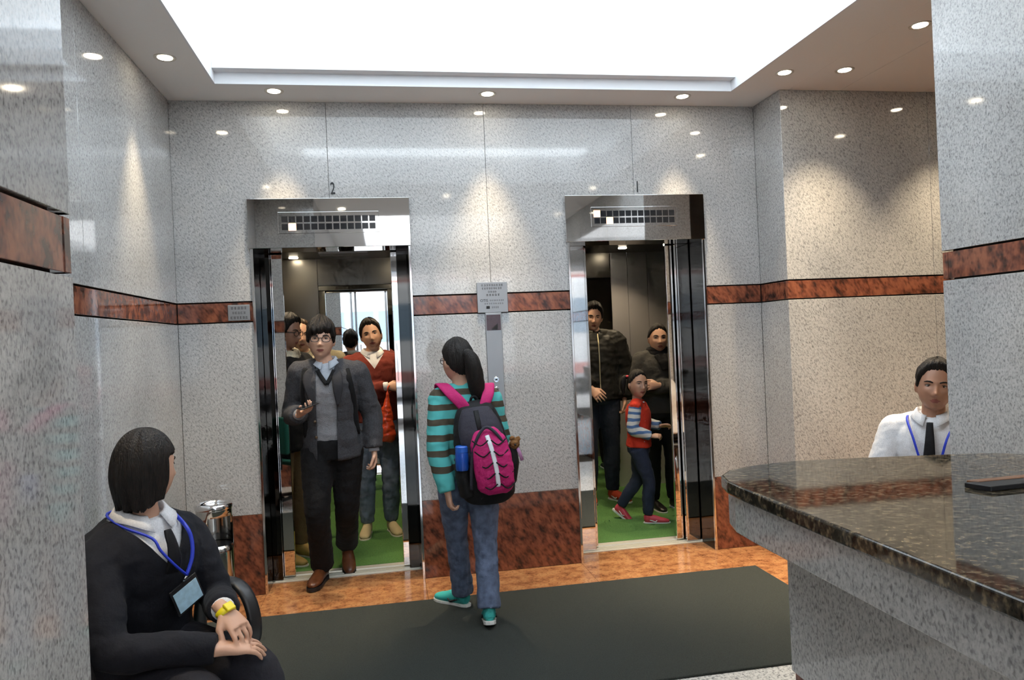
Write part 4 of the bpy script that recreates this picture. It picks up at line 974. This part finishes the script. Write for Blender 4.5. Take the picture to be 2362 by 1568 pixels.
p.garment('trousers', C_BLK, (-.16, .10), None, legs=.985, off=.014, voxel=.009, wr=.005, lr=(.092, .082, .064, .060, .062))
p.shoe('R', math.radians(-14), 0, M_LEAB, M_BLKPL, 1.); p.shoe('L', math.radians(6), math.radians(24), M_LEAB, M_BLKPL, 1.)
ph = tag(empty('mobile_phone', (-.345-.105, .045-.250, 1.146), 0), 'dark mobile phone resting in the hand of the man in the grey blazer', 'phone'); ph.rotation_euler = (math.radians(14), math.radians(6), math.radians(-52))
box('case', -.030, .030, -.058, .058, -.004, .004, M_BLKPL, ph, bevel=.003); box('screen', -.027, .027, -.052, .052, .0041, .0046, mat('phone_glass', (.01, .012, .015), .06), ph)

# ---------------------------------------------------------------- 4 man in maroon cardigan
J = stand(.985, head=(-.005, -.03, 1.562), shL=(.170, 0, 1.345), shR=(-.170, 0, 1.345), elL=(.215, -.03, 1.085), elR=(-.215, -.05, 1.09), wrL=(-.045, -.175, 1.12), wrR=(.085, -.205, 1.165), knL=(.10, -.03, .48), knR=(-.09, -.02, .48))
p = Person('man in maroon cardigan and white shirt with folded arms in the left lift', (-.085, 1.22, 0), math.radians(6), J, k=.98, bw=1.02, bd=1.08, head_roll=-.16, head_yaw=-.10)
p.body([('L', (-.8, -.25, -.1), (.2, .9, -.3), .8), ('R', (.85, .05, -.1), (-.1, .9, -.4), .6)], voxel=.0055, style='short', hair_kw=dict(top=.022, side=.012))
p.garment('shirt', C_WHITE, (.2, 1.02), None, off=.004, voxel=.009, wr=.001); p.collar(C_WHITE, .068)
p.garment('cardigan', cloth('maroon_wool', (.17, .030, .020)), (-.04, .985), .95, off=.018, voxel=.009, wr=.006, cuts=p.vcut(.74, .075, .02), solid=.004)
w_ = p.J['wrR']; MB().tube([w_-V((.03, -.005, .003)), w_+V((.006, 0, 0))], [.036, .034], lat=(0, 0, 1), n=16).build('cuff', C_WHITE, p.root, smooth=True)
p.garment('jeans', C_JEAN2, (-.16, .05), None, legs=.97, off=.012, voxel=.010, wr=.006)
p.shoe('L', math.radians(8), 0, M_CREAM, mat('cream_sole', (.75, .70, .55), .6), 1.0); p.shoe('R', math.radians(-12), 0, M_CREAM, MATS['cream_sole'], 1.0)
rb = tag(empty('carrier_bag', (.005, .98, .745)), 'crumpled red plastic carrier bag hanging beside the man in maroon', 'bag')
mb = MB(); P, R = spl([(.015, 0, .40), (.012, 0, .33), (.0, 0, .22), (-.005, 0, .10), (0, 0, .02), (0, 0, 0)], [(.006, .006), (.018, .014), (.045, .035), (.062, .05), (.060, .05), (.02, .02)], 5); mb.tube(P, R, lat=(1, 0, 0), n=20)
link('bag_body', remesh(mb, .005, 2, .008, 15), mat('red_plastic', (.62, .065, .018), .22), rb, True)
MB().tube([(.015, 0, .39), (.020, .01, .42), (.03, .03, .425)], .006, n=8).build('handle', MATS['red_plastic'], rb, smooth=True)

# ---------------------------------------------------------------- 5 man at the left of the lift, profile
J = stand(1.0, neck=(0, 0, 1.45), head=(0, -.04, 1.600))
p = Person('short-haired man in dark coat with cream patterned scarf at the left of the left lift', (-.680, .68, 0), math.radians(52), J, k=1.0, head_yaw=.25, head_pitch=.18, skin=M_SKIN2)
p.body([('L', (0, -.1, -1), (-1, 0, 0), .6), ('R', (0, -.1, -1), (1, 0, 0), .6)], voxel=.0065, style='short', hair_kw=dict(top=.024, side=.012))
p.glasses(M_GLS)
p.garment('coat', C_BLK, (-.3, .97), .95, off=.028, voxel=.011, wr=.006)
sc = MB()
for i, (r, z) in enumerate(((.105, -.045), (.098, -.012), (.088, .018))):
    N = 18; sc.tube([p.J['neck']+V((r*math.cos(2*PI*j/N)*1.05, r*.86*math.sin(2*PI*j/N), z-.02*max(0, -math.sin(2*PI*j/N)))) for j in range(N+1)], .026, n=10)
link('scarf', remesh(sc, .007, 2, .006, 22), mat('cream_pattern', (.50, .45, .34), .9, var=(16, .75)), p.root, True)
p.garment('trousers', cloth('tan_chinos', (.20, .14, .07)), (-.16, .05), None, legs=.97, off=.012, voxel=.011)
for q in 'LR': p.shoe(q, 0, 0, mat('tan_boot', (.55, .36, .10), .6), MATS['cream_sole'], 1.0)

# ---------------------------------------------------------------- 6 man behind the walking man, beige jacket
J = stand(.995, head=(0, -.03, 1.575))
p = Person('brown-haired man in beige jacket half hidden behind the man in the grey blazer', (-.610, 1.16, 0), math.radians(8), J, k=.99, bw=.98)
p.body([('L', (0, -.1, -1), (-1, 0, 0), .6), ('R', (0, -.1, -1), (1, 0, 0), .6)], voxel=.0065, style='thin', hair=M_HAIRB, hair_kw=dict(top=.014, side=.011))
p.garment('jacket', cloth('beige_twill', (.46, .40, .28)), (-.12, .985), .95, off=.020, voxel=.011, wr=.006); p.collar(MATS['beige_twill'], .072)
p.garment('trousers', C_BLK, (-.16, .05), None, legs=.97, off=.012, voxel=.011)
for q in 'LR': p.shoe(q, 0, 0, mat('yellow_suede', (.55, .38, .08), .7), MATS['cream_sole'], 1.0)

# ---------------------------------------------------------------- 7 man in black jacket, right lift
J = stand(1.04, elL=(.26, .03, 1.14), wrL=(.225, -.06, .905), elR=(-.22, .03, 1.14), wrR=(-.085, -.195, 1.02), head=(-.02, -.04, 1.640))
p = Person('smiling man in black padded jacket at the left of the right lift', (1.865, 1.66, 0), math.radians(-6), J, k=1.03, bw=1.0, head_yaw=-.05, head_pitch=.12, head_roll=.08)
p.body([('L', (0, -.2, -1), (-1, 0, 0), .7), ('R', (.45, -.5, -.6), (.4, .6, -.4), .45)], voxel=.0055, style='short', hair_kw=dict(top=.030, side=.013, rough=.010))
jb = p.garment('jacket', cloth('black_nylon_jacket', (.014, .014, .013), .55, b=(12, .5)), (-.10, .99), .96, off=.034, voxel=.010, wr=.010, rads=(.068, .064, .060, .054, .044), flare=.02)
p.strip('zip', [(.0, .96, .044), (-.004, .80, .050), (-.004, .55, .050), (-.004, .25, .052), (-.004, .0, .060)], .005, .003, mat('brass_zip', (.55, .48, .30), .35, .8))
mb = MB()
for i, (r, z) in enumerate(((.108, -.030), (.100, .005))):
    N = 18; mb.tube([p.J['neck']+V((r*math.cos(PI*(-.42+1.84*j/N)), r*.85*math.sin(PI*(-.42+1.84*j/N)), z)) for j in range(N+1)], .030, n=10)
link('collar', remesh(mb, .008, 2, .004), mat('fleece_collar', (.050, .048, .042), .9), p.root, True)
p.garment('trousers', cloth('dark_jeans', (.022, .027, .042)), (-.16, .05), None, legs=.97, off=.014, voxel=.010)
p.shoe('L', math.radians(30), 0, mat('red_trainer', (.60, .07, .03), .6), ws, 1.0, accent=ws); p.shoe('R', math.radians(-5), 0, MATS['red_trainer'], mat('grey_rubber', (.3, .29, .26), .6), 1.0, accent=ws)

# ---------------------------------------------------------------- 8 woman with folded arms, right lift
J = stand(.915, head=(0, -.03, 1.432), elL=(.215, -.02, 1.03), elR=(-.215, -.03, 1.03), wrL=(-.06, -.18, 1.055), wrR=(.06, -.20, 1.03), shL=(.155, 0, 1.26), shR=(-.155, 0, 1.26))
p = Person('woman in dark grey jumper and black scarf with folded arms in the right lift', (2.265, 1.20, 0), math.radians(-4), J, k=.92, bw=1.0, head_yaw=-.12)
p.body([('L', (-.9, -.1, 0), (.2, .9, -.2), .7), ('R', (.9, .1, 0), (-.1, .9, -.2), .7)], voxel=.0055, style='back', hair_kw=dict(top=.012, side=.013, rough=.003))
P, R = spl([p.J['head']+V((0, .09, .0)), p.J['head']+V((0, .12, -.03)), p.J['head']+V((0, .10, -.12))], [.02, .035, .02], 4); MB().tube(P, R, n=12).build('hair_bun', M_HAIR, p.root, smooth=True)
p.garment('jumper', cloth('dark_grey_wool', (.050, .048, .044)), (-.08, .985), .97, off=.018, voxel=.009, wr=.005)
mb = MB()
for r, z in ((.086, -.045), (.080, -.010), (.072, .022)):
    N = 18; mb.tube([p.J['neck']+V((r*math.cos(2*PI*j/N), r*.9*math.sin(2*PI*j/N)-.006, z)) for j in range(N+1)], .026, n=10)
mb.tube([p.surf(0, .93, .02), p.surf(.01, .80, .028), p.surf(.012, .66, .026)], [(.06, .02), (.05, .018), (.03, .012)], lat=(1, 0, 0), n=12)
link('scarf', remesh(mb, .007, 2, .004), C_BLK, p.root, True)
p.garment('trousers', C_BLK, (-.16, .05), None, legs=.97, off=.014, voxel=.010)
for q in 'LR': p.shoe(q, math.radians(10), 0, MATS['black_leather'], ws, .9)

# ---------------------------------------------------------------- 9 little girl, right lift
k = .60
J = dict(pel=(0, 0, .605), chest=(0, -.005, .80), neck=(0, .0, .955), head=(.0, -.012, 1.085), shL=(.100, 0, .915), shR=(-.100, 0, .915), elL=(.135, -.03, .77), elR=(-.135, .02, .745),
         wrL=(.085, -.165, .745), wrR=(-.100, -.115, .690), hipL=(.055, 0, .58), hipR=(-.055, 0, .58), knL=(.06, .03, .33), knR=(-.06, -.075, .335), anL=(.06, .18, .105), anR=(-.06, -.055, .065))
p = Person('little girl in red waistcoat over a blue and white top walking in the right lift', (1.945, .86, 0), math.radians(62), J, k=.66, bw=.90, bd=1.05, head_yaw=math.radians(-50), head_roll=.03, hs=.93)
p.body([('L', (.2, -1, .1), (-.6, 0, -.8), .7), ('R', (.1, -1, .05), (.6, 0, -.8), .7)], voxel=.005, style='back', hair_kw=dict(top=.010, side=.012, rough=.003), neck_r=.058)
h = p.J['head']; hq = lambda a: h+p.R @ V(a)
for sx in (-1, 1):
    P, R = spl([hq((sx*.055, .05, .055)), hq((sx*.085, .062, .05)), hq((sx*.10, .06, -.01)), hq((sx*.092, .055, -.09))], [.012, .020, .022, .005], 4); MB().tube(P, R, n=10).build('pigtail', M_HAIR, p.root, smooth=True)
    MB().ell(hq((sx*.066, .045, .062)), (.014, .014, .010)).build('hair_bobble', mat('red_bobble', (.70, .03, .05), .4), p.root, smooth=True)
stp = bpy.data.materials.new('blue_white_knit'); stp.use_nodes = True; nt = stp.node_tree; b = nt.nodes['Principled BSDF']; b.inputs['Roughness'].default_value = .9
tc = nd(nt, 'ShaderNodeTexCoord'); wv = nd(nt, 'ShaderNodeTexWave'); wv.bands_direction = 'Z'; wv.inputs['Scale'].default_value = 6.5; wv.inputs['Distortion'].default_value = 3; wv.inputs['Detail'].default_value = 2
cr = nd(nt, 'ShaderNodeValToRGB'); cr.color_ramp.elements[0].position = .30; cr.color_ramp.elements[0].color = (.10, .20, .42, 1); cr.color_ramp.elements[1].position = .55; cr.color_ramp.elements[1].color = (.72, .72, .70, 1)
nt.links.new(tc.outputs['Object'], wv.inputs['Vector']); nt.links.new(wv.outputs['Fac'], cr.inputs['Fac']); nt.links.new(cr.outputs['Color'], b.inputs['Base Color'])
p.garment('top', stp, (-.08, .985), .96, off=.010, voxel=.007, wr=.004, rads=(.062, .060, .055, .050, .042))
p.garment('waistcoat', cloth('red_fleece', (.62, .045, .022)), (-.02, .96), None, off=.020, voxel=.007, wr=.003)
for t in (.15, .40, .62): MB().ell(p.surf(-.085, t, .022), (.011, .011, .011), None, 10, 8).build('pompom', C_WHITE, p.root, smooth=True)
p.garment('jeans', cloth('girl_jeans', (.030, .038, .066)), (-.16, .10), None, legs=.96, off=.010, voxel=.007, wr=.004)
pkt = mat('pink_trainer', (.70, .07, .10), .5); p.shoe('R', math.radians(10), 0, pkt, ws, .72, accent=ws); p.shoe('L', math.radians(0), math.radians(38), pkt, ws, .72, accent=ws)

# ---------------------------------------------------------------- 10 seated guard behind the right wall end
J = dict(pel=(0, .05, .54), chest=(0, .0, .83), neck=(0, -.02, 1.02), head=(.015, -.045, 1.168), shL=(.175, -.01, .955), shR=(-.175, -.01, .955), elL=(.235, -.03, .70), elR=(-.255, -.06, .71),
         wrL=(.04, -.26, .66), wrR=(-.16, -.27, .66), hipL=(.08, .03, .52), hipR=(-.09, .03, .52), knL=(-.035, -.38, .52), knR=(-.215, -.36, .52), anL=(-.05, -.33, .09), anR=(-.23, -.31, .09))
p = Person('seated guard in white shirt and black tie peering round the right wall', (2.625, -1.505, 0), math.radians(-48), J, k=.98, head_roll=.10, head_yaw=.20, skin=M_SKIN2)
p.body([('L', (-.3, -.9, -.1), (-.1, .2, -1), .5), ('R', (.3, -.9, -.1), (.1, .2, -1), .5)], voxel=.0052, style='short', hair_kw=dict(top=.024, side=.010))
p.garment('shirt', C_WHITE, (-.05, 1.0), .96, off=.016, voxel=.009, wr=.0025, wf=22, rads=(.058, .055, .050, .046, .040)); p.collar(C_WHITE, .072)
p.strip('tie', [(0, .985, .045), (0, .92, .044), (0, .80, .044), (-.006, .60, .046), (-.012, .36, .044), (-.015, .18, .04)], [.014, .016, .021, .028, .034, .036], .006, C_TIE)
lan = MB()
for sx in (-1, 1):
    P, R = spl([p.J['neck']+V((sx*.108, .0, .012)), p.J['neck']+V((sx*.102, -.075, -.012)), p.surf(sx*.070, .84, .050), p.surf(sx*.040, .62, .050), p.surf(.0, .40, .052)], [(.006, .002)]*5, 4); lan.tube(P, R, lat=(1, -.3, .2), n=8)
lan.build('lanyard', C_BLUE, p.root, smooth=True)
p.garment('trousers', C_BLK, (-.16, .10), None, legs=.95, off=.014, voxel=.011)
for q in 'LR': p.shoe(q, 0, 0, MATS['black_leather'], M_BLKPL, 1.)
st = tag(empty('stool', (2.65, -1.48, 0), math.radians(-48)), 'low black stool under the guard behind the right wall', 'stool')
MB().lathe([(.17, .395), (.19, .41), (.19, .43), (.17, .445)], 28).build('seat', M_BLKPL, st, auto=40)
for i in range(4):
    a = PI/4+i*PI/2; MB().tube([(.12*math.cos(a), .12*math.sin(a), .396), (.19*math.cos(a), .19*math.sin(a), 0)], .013, n=10).build('leg', M_CHROME, st, smooth=True)
